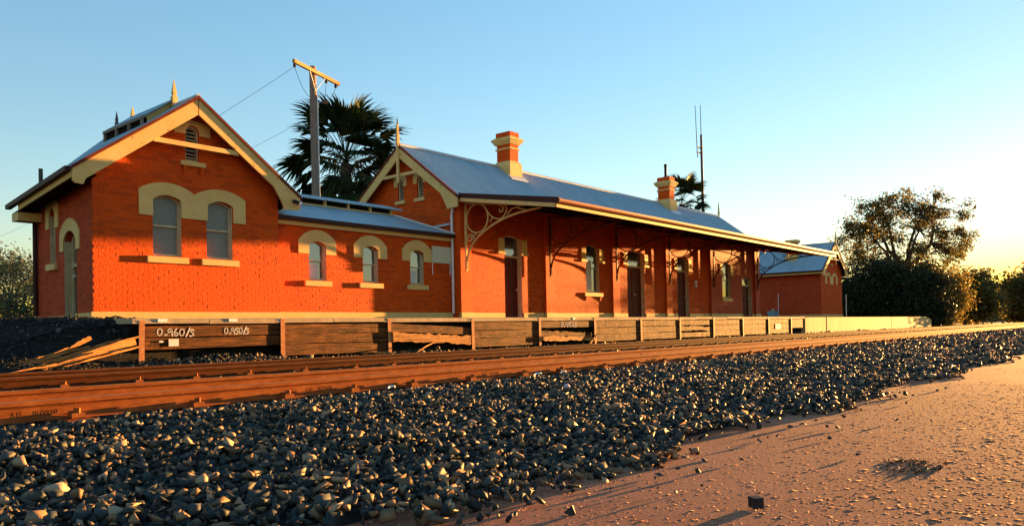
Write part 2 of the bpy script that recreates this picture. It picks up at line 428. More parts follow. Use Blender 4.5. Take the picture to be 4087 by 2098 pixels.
def barge(mp, c, apex, half, slope, parent, name='bargeboard', depth=.36, mat='cream_chipped', d0=.0, d1=.05, drop=.0, ends=True, sides=(-1, 1)):
    for s in sides:
        e = half
        top = apex - e * slope
        pts = [(c + s * .012, apex - .03), (c + s * e, top - .02)]
        if ends == 'small' and s < 0: pts += [(c + s * e, top - .28), (c + s * (e - .05), top - .33), (c + s * (e - .20), top - .34), (c + s * (e - .26), apex - depth - (e - .26) * slope - .04)]
        elif ends: pts += [(c + s * e, top - .33), (c + s * (e - .47), top - .36), (c + s * (e - .5), top - .24), (c + s * (e - .58), top - .10), (c + s * (e - .76), apex - depth - (e - .76) * slope - .02)]
        else: pts += [(c + s * e, top - depth)]
        pts += [(c + s * .012, apex - depth - .06)]
        MB().poly(mp, pts, d1, d0).build(name, mat, parent)
        cap = [(c + s * .004, apex + .03), (c + s * (e + .02), top + .03), (c + s * (e + .02), top - .045), (c + s * .004, apex - .05)]
        MB().poly(mp, cap, d1 + .03, d0 - .02).build('verge_trim', 'verge_red', parent)
def finial(p, h, r, parent, low=.0, mat='cream_chipped'):
    """square post with chamfered shoulders and a long tapering spike"""
    x, y, z = p; m = MB(); prof = [(-low, 1), (.36 * h, 1), (.42 * h, .62), (.47 * h, .62), (.50 * h, .85), (.56 * h, .72), (h, .05)]; V = []
    for dz, k in prof: V += [(x - r * k, y - r * k, z + dz), (x + r * k, y - r * k, z + dz), (x + r * k, y + r * k, z + dz), (x - r * k, y + r * k, z + dz)]
    n = len(prof)
    m.add(V, [(i * 4 + j, i * 4 + (j + 1) % 4, i * 4 + 4 + (j + 1) % 4, i * 4 + 4 + j) for i in range(n - 1) for j in range(4)] + [(3, 2, 1, 0), tuple((n - 1) * 4 + j for j in range(4))])
    return m.build('finial', mat, parent)
def slab(pts, t, amp=.010, pitch=.10):
    """corrugated roof sheet: four top corners going round, ribs running up the slope; thickness t downwards"""
    P = [Vector(p) for p in pts]
    # the two level edges are those whose ends share a height
    if abs(P[0].z - P[1].z) > .5 * abs(P[1].z - P[2].z): P = P[1:] + P[:1]
    n = max(2, int((P[1] - P[0]).length / pitch)) * 6
    nrm = (P[1] - P[0]).cross(P[3] - P[0]).normalized()
    if nrm.z < 0: nrm = -nrm
    m = MB(); V = []
    for i in range(n + 1):
        f = i / n; w = nrm * amp * (math.cos(2 * math.pi * i / 6) - 1)
        a = P[0].lerp(P[1], f) + w; b = P[3].lerp(P[2], f) + w
        V += [a, b, b - Vector((0, 0, t)), a - Vector((0, 0, t))]
    F = []
    for i in range(n):
        for k in range(4): F.append((i * 4 + k, i * 4 + (k + 1) % 4, i * 4 + 4 + (k + 1) % 4, i * 4 + 4 + k))
    F += [(0, 3, 2, 1), tuple(n * 4 + k for k in range(4))]
    return m.add(V, F)

# ------------------------------------------------------------------ the ground
def ballast_z(y):
    """cross-section of the track bed"""
    ys = [-50, 2.2, 2.7, 6.0, 12.6, 13.2, 13.8, 5000]
    zs = [-.36, -.36, -.33, -.175, -.17, -.10, -.05, -.05]
    return float(np.interp(y, ys, zs))
m = MB()
S = 5000
m.add([(-S, -S, -.37), (S, -S, -.37), (S, S, -.37), (-S, S, -.37)], [(0, 1, 2, 3)])
tag(m.build('ground', 'red_earth'), kind='structure')
m = MB(); ys = [2.66, 2.95, 3.6, 4.8, 6.0, 8, 10, 12.6, 13.2, 13.76]; xs = [-30, 0, 5, 10, 20, 40, 80, 160, 420]
V = []
for x in xs:
    for y in ys: V.append((x, y, ballast_z(y) - .022 if y > 2.7 else -.40))
F = [(i * len(ys) + j, (i + 1) * len(ys) + j, (i + 1) * len(ys) + j + 1, i * len(ys) + j + 1) for i in range(len(xs) - 1) for j in range(len(ys) - 1)]
m.add(V, F); tag(m.build('track_bed', 'ballast_bed'), kind='structure')

# crushed stone: convex lumps, thousands joined into one heap
def lumps(n, seed, flat=.7):
    out = []; rg = np.random.default_rng(seed)
    for k in range(n):
        bm = bmesh.new()
        for i in range(7):
            p = rg.normal(size=3); p /= np.linalg.norm(p); p *= rg.uniform(.75, 1.15); p[2] *= flat * rg.uniform(.8, 1.2); p[0] *= rg.uniform(1, 1.35)
            bm.verts.new(p * .5)
        r = bmesh.ops.convex_hull(bm, input=bm.verts)
        bmesh.ops.delete(bm, geom=[v for v in bm.verts if not v.link_faces], context='VERTS')
        bmesh.ops.triangulate(bm, faces=bm.faces); bm.verts.index_update()
        out.append((np.array([v.co[:] for v in bm.verts]), np.array([[v.index for v in f.verts] for f in bm.faces]))); bm.free()
    return out
LUMPS = lumps(24, 3)
def heap(name, P, size, mat, label, cat, tilt=.6, parent=None, squash=1.0):
    """P: n x 3 positions, size: n lump sizes"""
    n = len(P); rg = np.random.default_rng(len(P)); kind = rg.integers(0, len(LUMPS), n)
    VV = []; FF = []; off = 0
    for k, (v, f) in enumerate(LUMPS):
        idx = np.where(kind == k)[0]
        if not len(idx): continue
        a = rg.uniform(0, 6.283, len(idx)); b = rg.normal(0, tilt, len(idx)); c = rg.normal(0, tilt, len(idx))
        ca, sa, cb, sb, cc, sc = np.cos(a), np.sin(a), np.cos(b), np.sin(b), np.cos(c), np.sin(c)
        Rz = np.zeros((len(idx), 3, 3)); Rz[:, 0, 0] = ca; Rz[:, 0, 1] = -sa; Rz[:, 1, 0] = sa; Rz[:, 1, 1] = ca; Rz[:, 2, 2] = 1
        Rx = np.zeros_like(Rz); Rx[:, 0, 0] = 1; Rx[:, 1, 1] = cb; Rx[:, 1, 2] = -sb; Rx[:, 2, 1] = sb; Rx[:, 2, 2] = cb
        Ry = np.zeros_like(Rz); Ry[:, 1, 1] = 1; Ry[:, 0, 0] = cc; Ry[:, 0, 2] = sc; Ry[:, 2, 0] = -sc; Ry[:, 2, 2] = cc
        M = Rx @ Ry @ Rz
        w = np.einsum('nij,vj->nvi', M, v) * size[idx, None, None] * np.array([1, 1, squash]) + P[idx, None, :]
        nv = len(v); VV.append(w.reshape(-1, 3))
        FF.append((f[None] + (off + np.arange(len(idx)) * nv)[:, None, None]).reshape(-1, 3)); off += nv * len(idx)
    o = raw_mesh(name, np.concatenate(VV), np.concatenate(FF), mat, parent)
    return tag(o, label, cat, kind='stuff')
def scatter(x0, x1, y0, y1, dens):
    n = int((x1 - x0) * (y1 - y0) * dens)
    return RNG.uniform(x0, x1, n), RNG.uniform(y0, y1, n)
# the wide shoulder in front of the near rail, stones growing coarser (and fewer) with distance
X = []; Y = []; Sz = []
for x0, x1, d, s in ((.4, 6, 640, .056), (6, 12, 560, .058), (12, 22, 290, .072), (22, 40, 130, .095), (40, 90, 45, .15)):
    x, y = scatter(x0, x1, 2.15, 6.60, d)
    edge = 2.58 + .16 * np.sin(x * 1.3) + .10 * np.sin(x * 3.7 + 1) + RNG.normal(0, .10, len(x))
    k = (y > edge) & (y < 6.60 - s * .6); X.append(x[k]); Y.append(y[k]); Sz.append(s * np.clip(RNG.lognormal(-.02, .46, k.sum()), .35, 2.0))
X = np.concatenate(X); Y = np.concatenate(Y); Sz = np.concatenate(Sz)
Z = np.array([ballast_z(v) for v in Y]) + RNG.uniform(-.016, .016, len(X)) + np.where(RNG.uniform(0, 1, len(X)) < .3, RNG.uniform(.005, .032, len(X)), 0) - .03 * np.clip((Y - 6.2) / .3, 0, 1)
# a gentle unevenness of the bank
Z += .018 * np.sin(X * 2.1 + Y) * np.sin(Y * 2.7) * (Y < 6.0)
heap('ballast_stones', np.stack([X, Y, Z], 1), Sz, 'ballast', 'blue grey crushed stone ballast sloping down from the near rail to the red earth', 'ballast', 1.1, squash=.85)
X = []; Y = []; Sz = []
for a, b, d in ((6.92, 8.05, 300), (8.32, 10.68, 240), (10.98, 12.12, 220)):
    for x0, x1, f, s in ((1, 12, 1, .055), (12, 30, .35, .08), (30, 70, .12, .12)):
        x, y = scatter(x0, x1, a, b, d * f); X.append(x); Y.append(y); Sz.append(s * RNG.lognormal(0, .3, len(x)))
X = np.concatenate(X); Y = np.concatenate(Y); Sz = np.concatenate(Sz)
heap('ballast_stones', np.stack([X, Y, -.178 + RNG.uniform(-.01, .015, len(X))], 1), Sz, 'ballast', 'stones lying in and between the two tracks', 'ballast', 1.2)
X = []; Y = []; Z = []; Sz = []
for x0, x1, d, s in ((2.0, 12, 420, .06), (12, 26, 190, .08), (26, 66, 50, .11)):
    x, y = scatter(x0, x1, 12.36, 13.56, d); X.append(x); Y.append(y); Sz.append(s * RNG.lognormal(0, .35, len(x)))
X = np.concatenate(X); Y = np.concatenate(Y); Sz = np.concatenate(Sz)
Z = np.array([ballast_z(v) for v in Y]) + RNG.uniform(-.02, .03, len(X)) + .16 * np.exp(-((X - 7.6) / 1.3) ** 2) * np.clip((Y - 12.7) / .8, 0, 1) + .06 * np.exp(-((X - 12.6) / 1.0) ** 2) * np.clip((Y - 12.8) / .8, 0, 1)
heap('ballast_stones', np.stack([X, Y, Z], 1), Sz, 'ballast', 'stones strewn along the foot of the timber platform wall', 'ballast', 1.2)
# pebbles on the red earth
x1, y1 = scatter(2.0, 12, -1.2, 3.0, 900); x2, y2 = scatter(12, 30, -3, 3.0, 45)
X = np.concatenate([x1, x2]); Y = np.concatenate([y1, y2]); Sz = np.concatenate([.011 * RNG.lognormal(0, .5, len(x1)), .022 * RNG.lognormal(0, .4, len(x2))])
Sz = Sz * np.clip(1.75 - Y * .35, .8, 1.9); w = np.clip(1.15 - (Y - .2) / 3.2, .18, 1); k = RNG.uniform(0, 1, len(X)) < w
heap('pebbles', np.stack([X, Y, np.full(len(X), -.3695)], 1)[k], Sz[k], 'pebble', 'small pale and rusty pebbles strewn over the red earth', 'pebbles', .25, squash=.16)
# loose dark stones rolled off the bank
def stone(x, y, s, k, mat, label, z=-.36, group='dark stones rolled from the bank onto the red earth', rot=None):
    v, f = LUMPS[k % len(LUMPS)]
    me = bpy.data.meshes.new('loose_stone'); me.from_pydata([tuple(c * s) for c in v], [], [tuple(t) for t in f.tolist()])
    o = link('loose_stone', me, mat); o.location = (x, y, z + s * .22); o.rotation_euler = rot or (random.uniform(-.3, .3), random.uniform(-.3, .3), random.uniform(0, 6))
    return tag(o, label, 'stone', group)
k = 0
for i in range(70):
    t = random.random() ** .7; x = 2.2 + 11 * t * random.random() + random.random()
    y = 2.5 - abs(random.gauss(0, .38))
    if y < .6: continue
    stone(x, y, random.uniform(.02, .055), k, 'ballast', 'dark angular stone rolled from the bank onto the red earth'); k += 1
stone(2.88, 2.09, .075, 5, 'ballast', 'largest dark stone on the red earth, in a cluster of smaller ones', group=None)
# black block, pink ball, white litter
o = MB().box(-.03, .03, -.024, .024, 0, .05).build('wooden_block', 'rubber'); o.location = (3.51, 1.47, -.366); o.rotation_euler = (0, 0, .9)
tag(o, 'small black square block alone on the red earth', 'block')

# platform: a solid slab with a worn edge
PX0, PX1 = 6.0, 66.0
m = MB()
prof = [(13.78, -.3), (13.78, .66), (17.2, .86), (27, .9), (27, -.3)]
n = len(prof)
m.add([(PX0, y, z) for y, z in prof] + [(PX1, y, z) for y, z in prof], [tuple(range(n)), tuple(reversed(range(n, 2 * n)))] + [(i, (i + 1) % n, (i + 1) % n + n, i + n) for i in range(n)])
plat = tag(m.build('platform', 'bank_earth'), kind='structure')
# concrete coping in separate slabs
xs = [5.98]
while xs[-1] < 38.8: xs.append(xs[-1] + random.choice((1.41, 1.41, 2.81)))
xs[-1] = 38.94
for a, b in zip(xs, xs[1:]):
    t = random.uniform(-.012, .008); q = random.uniform(0, .002)
    MB().hexa([(a + .006, 13.55 + q, .695 + t), (b - .008, 13.55 + q, .695 + t), (b - .006, 14.3, .695), (a + .006, 14.3, .695),
               (a + .006, 13.56 + q, .782 + t), (b - .008, 13.56 + q, .782 + t), (b - .006, 14.3, .80), (a + .006, 14.3, .80)]).build('coping_slab', 'concrete', plat)
for a, b in ((6.42, 6.58), (7.78, 7.95), (19.02, 19.12)):
    MB().box(a, b, 13.543, 13.62, .715, .776).build('painted_mark', 'white', plat)

# bank at the end of the platform, dark gravel
m = MB(); yy = [12.4, 13.0, 13.6, 14.4, 15.4, 16.4, 17.6, 22, 40]; zz = [-.12, -.06, .04, .30, .55, .70, .76, .70, .5]; xx = [-40, -6, -2, 1, 3, 4.5, 5.6, 6.02]
def bank_z(x, y):
    z = float(np.interp(y, yy, zz)); t = min(1, max(0, (x - 3.4) / 2.4)); t = t * t * (3 - 2 * t)
    if y > 13.7: z += max(0, float(np.interp(y, [13.7, 14.2, 17.2, 27], [.2, .74, .88, .92])) - z) * t
    return z + .03 * math.sin(x * 2.3 + y * 1.7) * (y > 12.5)
yy2 = [12.4, 12.8, 13.2, 13.6, 13.8, 14.0, 14.3, 14.8, 15.4, 16.4, 17.6, 22, 40]; xx = [-40, -6, -2, 1, 2.5, 3.4, 4.0, 4.5, 5.0, 5.6, 6.02]
V = [(x, y, bank_z(x, y)) for x in xx for y in yy2]; n = len(yy2)
m.add(V, [(i * n + j, (i + 1) * n + j, (i + 1) * n + j + 1, i * n + j + 1) for i in range(len(xx) - 1) for j in range(n - 1)])
tag(m.build('earth_bank', 'bank_earth'), kind='structure')
x, y = scatter(1.2, 6.6, 12.5, 17.4, 300); x3, y3 = scatter(-3, 1.2, 12.5, 20, 60); x = np.concatenate([x, x3]); y = np.concatenate([y, y3])
heap('gravel', np.stack([x, y, np.array([bank_z(a_, b_) for a_, b_ in zip(x, y)])], 1), .055 * RNG.lognormal(0, .4, len(x)), 'dark_ballast', 'dark cinders and gravel on the bank at the platform end', 'gravel', 1.0)

# ------------------------------------------------------------------ tracks
RH = .157
def rail_profile():
    h = [(0.0, 0), (.030, -.001), (.035, -.006), (.035, -.032), (.012, -.050), (.0085, -.062), (.0085, -.125), (.02, -.138), (.073, -.147), (.073, -.157)]
    return [(y, z) for y, z in h] + [(-y, z) for y, z in reversed(h[1:])]
PR = rail_profile()
def make_rail(y, parent, mat, xa=-6, xb=400):
    m = MB(); n = len(PR)
    m.add([(xa, y + a, z) for a, z in PR] + [(xb, y + a, z) for a, z in PR], [(i, (i + 1) % n, (i + 1) % n + n, i + n) for i in range(n)] + [tuple(range(n)), tuple(reversed(range(n, 2 * n)))])
    r = m.build('rail', mat, parent)
    t = MB().box(xa, xb, y - .026, y + .026, -.0005, .0012).build('running_surface', 'rail_top', r)
    return r
SLX = [.55, 1.5, 2.49, 3.50, 4.44, 5.26, 6.12, 7.12, 8.16, 9.02, 10.15]
while len(SLX) < 120: SLX.append(SLX[-1] + .95 + random.uniform(-.05, .05))
clip_me = MB()
clip_me.box(-.05, .05, -.135, -.075, 0, .040); clip_me.box(-.04, .04, -.080, -.030, .008, .056); clip_me.tube([(0, -.105, .03), (0, -.105, .078)], .026, 6)
cm = clip_me.build('rail_clip', 'rust'); clip_mesh = cm.data; bpy.data.objects.remove(cm)
pm = MB().box(-.10, .10, -.185, .185, 0, .014).build('sleeper_plate', 'rust'); plate_mesh = pm.data; bpy.data.objects.remove(pm)
sm_ = MB().box(-.115, .115, -1.22, 1.22, -.12, 0).build('sleeper', 'sleeper'); sleeper_mesh = sm_.data; bpy.data.objects.remove(sm_)
def track(y0, label, shift, mat):
    t = thing('railway_track', (2, y0 + .7175, -.17), label, 'railway track')
    rs = [make_rail(y0, t, mat), make_rail(y0 + 1.435, t, mat)]
    for x in SLX:
        x += shift
        def put(nm, me, yy_, zz_, ry=0):
            o = bpy.data.objects.new(nm, me); COL.objects.link(o); o.location = (x, yy_, zz_)
            if ry: o.rotation_euler = (0, 0, ry)
            attach(o, t)
        put('sleeper', sleeper_mesh, y0 + .7175, -.171)
        put('rail_clip', clip_mesh, y0, -.157 + .003)
        put('sleeper_plate', plate_mesh, y0, -.1712)
    return t, rs
near, near_rails = track(6.75, 'rusty railway track at the top of the wide ballast bank', 0, 'rust')
far, far_rails = track(6.75 + 4.081, 'rusty railway track running along the foot of the platform wall', .37, 'rust_shaded')

# hand-drawn strokes for chalk marks and rolled lettering
GL = {
 '0': [[(.5, 1), (.2, .9), (.03, .6), (.05, .25), (.3, 0), (.6, .02), (.9, .3), (.95, .65), (.8, .93), (.5, 1)]],
 '.': [[(.2, .06), (.75, .06)], [(.3, .13), (.7, .13)]],
 '9': [[(.85, .9), (.5, 1), (.15, .85), (.1, .6), (.35, .45), (.7, .6), (.85, .9), (.9, .4), (.95, -.05)]],
 '6': [[(.6, 1), (.3, .75), (.1, .35), (.2, .03), (.6, -.03), (.9, .2), (.75, .42), (.4, .38), (.15, .25)]],
 '5': [[(.95, .9), (.2, .95), (.15, .55), (.6, .55), (.95, .3), (.75, .02), (.2, -.02)]],
 'z': [[(.95, .95), (.5, 1), (.1, .9), (.15, .7), (.6, .35), (.9, .05), (.5, .0)]],
 '1': [[(.5, 1), (.5, 0)]],
 '/': [[(.9, 1.15), (.1, -.1)]],
 's': [[(.95, .8), (.5, .95), (.2, .75), (.5, .5), (.95, .2), (.6, 0), (.05, -.02)]],
 'A': [[(0, 0), (.5, 1), (1, 0)], [(.2, .4), (.8, .4)]], 'I': [[(.5, 0), (.5, 1)]], 'S': [[(.9, .85), (.5, 1), (.15, .75), (.85, .3), (.5, 0), (.1, .15)]],
 'X': [[(.05, 0), (.95, 1)], [(.05, 1), (.95, 0)]], '3': [[(.1, .9), (.6, 1), (.85, .75), (.45, .55), (.9, .3), (.6, 0), (.1, .1)]],
}
def write(text, x, y, z, h, w, gap, r, mat, parent, name, fall=0.0, dep=.0012):
    m = MB()
    for ch in text:
        if ch != ' ':
            for st in GL[ch]:
                pts = [(x + a * w, z + b * h) for a, b in st]
                for (a, b), (c, d) in zip(pts, pts[1:]):
                    L = math.hypot(c - a, d - b) or 1; nx, nz = -(d - b) / L * r, (c - a) / L * r; ex, ez = (c - a) / L * r * .6, (d - b) / L * r * .6
                    Q = [(a - ex + nx, b - ez + nz), (a - ex - nx, b - ez - nz), (c + ex - nx, d + ez - nz), (c + ex + nx, d + ez + nz)]
                    m.hexa([(p, y - dep, q) for p, q in Q] + [(p, y + .006, q) for p, q in Q])
        x += (w if ch not in './1I' else w * .55) + gap; z += fall
    return m.build(name, mat, parent)
for x in (2.06, 4.72, 7.42, 11.6): write('AIS  IX/1930', x, 6.75 - .0085, -.112, .032, .022, .009, .0026, 'rust', near_rails[0], 'rolled_lettering', dep=.0011)['kind'] = 'stuff'

# ------------------------------------------------------------------ timber platform wall
tw = thing('timber_retaining_wall', (6.14, 13.6, -.1), 'low wall of weathered stacked sleepers held by upright steel posts', 'retaining wall')
PXS = [6.143 + 2.814 * i for i in range(12)] + [38.93]
for i, x in enumerate(PXS[:-1]):
    m = MB(); ln = random.uniform(-.02, .02); hgt = .80 - (.0 if i % 3 else .02)
    # old rail set upright: head outwards, web, foot
    for a, b, c, d in ((.048, .048, 13.548, 13.562), (.012, .012, 13.562, 13.568), (.030, .030, 13.568, 13.577)):
        m.hexa([(x - a + ln, c, -.2), (x + a + ln, c, -.2), (x + b + ln, d, -.2), (x - b + ln, d, -.2), (x - a, c, hgt - .03), (x + a, c, hgt - .03), (x + b, d, hgt - .03), (x - b, d, hgt - .03)])
    m.build('post', 'post', tw)
def plank(x0, x1, za0, za1, zb0, zb1, y=13.58, th=.09, mat='plank', rag=.006, ends=(0, 0)):
    """beam with an uneven long edge: left end za0..za1, right end zb0..zb1"""
    m = MB(); n = 44 if rag > .02 else 16; V = []; wl = wh = 0.0
    for i in range(n + 1):
        t = i / n; x = x0 + (x1 - x0) * t
        wl = wl * .75 + random.uniform(-rag, rag) * .6; wh = wh * .75 + random.uniform(-rag, rag) * .6
        lo = za0 + (zb0 - za0) * t + wl; hi = za1 + (zb1 - za1) * t + wh; dy = random.uniform(-.003, .003) if rag < .02 else random.uniform(-.0006, .0006)
        ex = ends[0] if i == 0 else (-ends[1] if i == n else 0)
        V += [(x + ex * random.uniform(0, 1), y + dy, lo), (x + ex * random.uniform(0, 1), y + dy + random.uniform(-.0015, .0015), hi), (x + ex * random.uniform(0, 1), y + th, hi), (x, y + th, lo)]
    F = []
    for i in range(n):
        for k in range(4): F.append((i * 4 + k, i * 4 + (k + 1) % 4, (i + 1) * 4 + (k + 1) % 4, (i + 1) * 4 + k))
    F += [(0, 1, 2, 3), tuple(n * 4 + k for k in (3, 2, 1, 0))]
    m.add(V, F); return m.build('plank', mat, tw)
chalk_planks = {}
for i in range(12):
    a, b = PXS[i] + .03, PXS[i + 1] - .03
    if i == 0:
        chalk_planks[0] = plank(a - .04, b, .455, .645, .462, .655); plank(a, b, .235, .435, .25, .440)
    elif i == 1:
        plank(a, b, .475, .66, .46, .65); plank(a + .02, b, .26, .465, .245, .45, rag=.012); plank(a, b, .03, .25, .02, .235)
    elif i == 2:
        plank(a, b, .47, .655, .34, .53); plank(a + .03, b - .02, .24, .45, .10, .30, y=13.52, mat='splinter', rag=.035, ends=(.12, .1))
        MB().tube([(12.35, 13.25, -.02), (12.75, 13.38, .10), (13.1, 13.5, .17)], [.012, .018, .012], 5).build('splinter', 'splinter', tw)
    elif i == 4:
        chalk_planks[4] = plank(a, b, .485, .665, .49, .67, rag=.01, ends=(.1, 0)); plank(a, b, .26, .40, .16, .30, rag=.04, ends=(.2, .2), y=13.6)
        plank(a + .02, b - .1, .13, .25, .06, .17, rag=.025, mat='splinter', ends=(.1, .25), y=13.5); plank(b - .45, b - .02, -.08, -.02, .18, .26, rag=.008, mat='splinter', y=13.44, th=.05)
    elif i == 7:
        plank(a, b, .48, .665, .475, .66); plank(a, b, .27, .47, .25, .40, rag=.03, ends=(.05, .25)); plank(a, b, .03, .19, .02, .21)
    elif i == 11:
        plank(a, b - .02, .46, .66, .46, .66); plank(a, b - .02, .24, .45, .25, .45)
    else:
        e = random.uniform(-.02, .02)
        plank(a, b, .47 + e, .665, .47, .665); plank(a, b, .25, .455 + e, .255, .455, rag=.01); plank(a, b, .02, .24, .02, .24)
write('0.960/s', 6.42, 13.5765, .482, .122, .092, .020, .0105, 'chalk', chalk_planks[0], 'chalk_writing', -.003)
write('0.950/s', 7.70, 13.5765, .490, .115, .072, .012, .0095, 'chalk', chalk_planks[0], 'chalk_writing', -.001)
write('0.91z0s', 18.45, 13.5765, .505, .135, .10, .03, .012, 'chalk', chalk_planks[4], 'chalk_writing')
MB().box(6.62, 6.80, 13.562, 13.60, .285, .415).build('paper_label', 'chalk', tw)
MB().box(6.45, 6.52, 13.564, 13.60, .355, .39).build('paper_label', 'chalk', tw)
MB().box(35.1, 35.75, 13.562, 13.60, .22, .44).build('tin_patch', 'board_paint', tw)

cw = thing('concrete_platform_wall', (38.95, 13.6, -.1), 'pale stained concrete platform wall ending in a bevelled corner', 'retaining wall')
xs = [38.97 + 3.24 * i for i in range(9)]
for i, (a, b) in enumerate(zip(xs[:-1], xs[1:])):
    q = random.uniform(-.01, .01)
    MB().box(a + .008, b - .008, 13.54 + q, 13.77, -.25, .755).build('concrete_panel', 'concrete_wall', cw)
a = xs[-1]
m = MB(); pf = [(a + .008, -.25), (66.85, -.25), (66.85, .52), (65.1, .755), (a + .008, .755)]
m.poly(FRONT(13.54), pf, 0, -.23); m.build('concrete_panel', 'concrete_wall', cw)

# splintered timbers thrown on the bank at the platform end
sp = [((4.42, 13.02, .00), (5.92, 13.30, .40), .135, .05), ((4.28, 13.06, .03), (5.55, 13.32, .37), .05, .03), ((4.55, 13.12, .12), (5.70, 13.36, .43), .045, .03), ((4.12, 13.04, .00), (5.30, 13.28, .25), .035, .025),
      ((4.86, 13.24, .31), (5.22, 13.32, .47), .075, .03), ((4.62, 13.20, .24), (5.02, 13.28, .35), .045, .025), ((4.18, 13.10, .10), (5.20, 13.34, .33), .03, .02), ((4.70, 13.0, .03), (5.95, 13.24, .30), .035, .03),
      ((4.00, 13.1, .04), (4.75, 13.26, .19), .03, .02), ((4.35, 13.16, .17), (4.95, 13.30, .30), .035, .02), ((5.0, 13.12, .22), (5.98, 13.3, .47), .03, .02), ((4.5, 12.98, .05), (5.4, 13.12, .24), .03, .02), ((3.95, 12.95, -.02), (4.6, 13.05, .07), .03, .02)]
for i, (a, b, w, t) in enumerate(sp):
    a = Vector(a); b = Vector(b); d = (b - a); up = Vector((-d.z, 0, d.x)).normalized(); m = MB(); n = 9; V = []
    for k in range(n + 1):
        f = k / n; ww = w * (min(1, .12 + 1.6 * f) if f < .55 else (1 if f < .8 else 1.6 - .75 * f)) * random.uniform(.7, 1.25); p = a + d * f
        V += [tuple(p + up * ww / 2 + Vector((0, 0, random.uniform(-.008, .008)))), tuple(p - up * ww / 2), tuple(p - up * ww / 2 + Vector((0, t, 0))), tuple(p + up * ww / 2 + Vector((0, t, 0)))]
    m.add(V, [(k * 4 + j, k * 4 + (j + 1) % 4, k * 4 + 4 + (j + 1) % 4, k * 4 + 4 + j) for k in range(n) for j in range(4)] + [(0, 1, 2, 3), (n * 4 + 3, n * 4 + 2, n * 4 + 1, n * 4)])
    o = m.build('broken_timber', 'splinter')
    tag(o, 'widest splintered timber in the pile at the platform end' if i == 0 else 'thin splintered timber in the pile at the platform end', 'timber', None if i == 0 else 'splintered timbers at the platform end')

# ------------------------------------------------------------------ gabled blocks (the station's left end and its twin)
def vent(mp, cx, w, z0, zs, rise, parent, sw=.3, side=None):
    v = MB().poly(mp, opening(cx, w, z0, zs, rise), -.05, -.16, [opening(cx, w - .07, z0 + .04, zs - .01, max(rise - .03, .01))]).build('louvre_vent', 'frame', parent)
    z = z0 + .07
    while z < zs + rise * .5:
        MB().hexa([mp(cx - w / 2 + .035, -.07, z), mp(cx + w / 2 - .035, -.07, z), mp(cx + w / 2 - .035, -.14, z + .05), mp(cx - w / 2 + .035, -.14, z + .05),
                   mp(cx - w / 2 + .035, -.07, z + .014), mp(cx + w / 2 - .035, -.07, z + .014), mp(cx + w / 2 - .035, -.14, z + .064), mp(cx - w / 2 + .035, -.14, z + .064)]).build('slat', 'louvre', v)
        z += .085
    MB().poly(mp, [(cx - w / 2 - .02, z0 - .02), (cx + w / 2 + .02, z0 - .02), (cx + w / 2 + .02, zs + rise + .02), (cx - w / 2 - .02, zs + rise + .02)], -.17, -.18).build('back', 'void', v)
    MB().hexa([mp(cx - sw, .07, z0 - .12), mp(cx + sw, .07, z0 - .12), mp(cx + sw, -.06, z0 - .12), mp(cx - sw, -.06, z0 - .12),
               mp(cx - sw, .07, z0 - .015), mp(cx + sw, .07, z0 - .015), mp(cx + sw, -.06, z0), mp(cx - sw, -.06, z0)]).build('sill', 'cream', v)
    return v
def corner_wall(mp, a0, a1, core0, top, holes, parent, z0, mat, single=0, thick=.25):
    """gable or side wall whose bricks reach a0 while its core starts at core0"""
    outer = [(a0, .72), (a1, .72)] + top
    core = [(max(a, core0), z) for a, z in outer]
    w = MB().poly(mp, core, 0, -thick, holes).build('wall', mat, parent)
    tmp = brick_only(mp, outer, holes, z0, w, mat, single)
    return w
def brick_only(mp, outer, holes, z0, w, mat, single=0, proud=.0024):
    br = lay_bricks(outer, holes, z0)
    if single:
        unit = bpy.data.meshes.new('brick'); unit.from_pydata([(x, y, z) for x in (0, 1) for y in (0, 1) for z in (0, 1)], [],
            [(0, 1, 3, 2), (4, 6, 7, 5), (0, 4, 5, 1), (2, 3, 7, 6), (0, 2, 6, 4), (1, 5, 7, 3)])
        unit.materials.append(MATS[mat])
        for a, b, c, d in br[:single]:
            p = proud + random.uniform(-.0014, .0018)
            o = bpy.data.objects.new('brick', unit); COL.objects.link(o); o.parent = w
            q0 = Vector(mp(a, p, c)); q1 = Vector(mp(b, -.02, d))
            lo = Vector([min(q0[i], q1[i]) for i in range(3)]); hi = Vector([max(q0[i], q1[i]) for i in range(3)])
            o.location = lo; o.scale = hi - lo
        br = br[single:]
    m = MB()
    for a, b, c, d in br:
        p = proud + random.uniform(-.0014, .0018)
        m.hexa([mp(x, dd, z) for dd in (-.02, p) for x, z in ((a, c), (b, c), (b, d), (a, d))])
    o = m.build('brickwork', mat, w); o['kind'] = 'stuff'

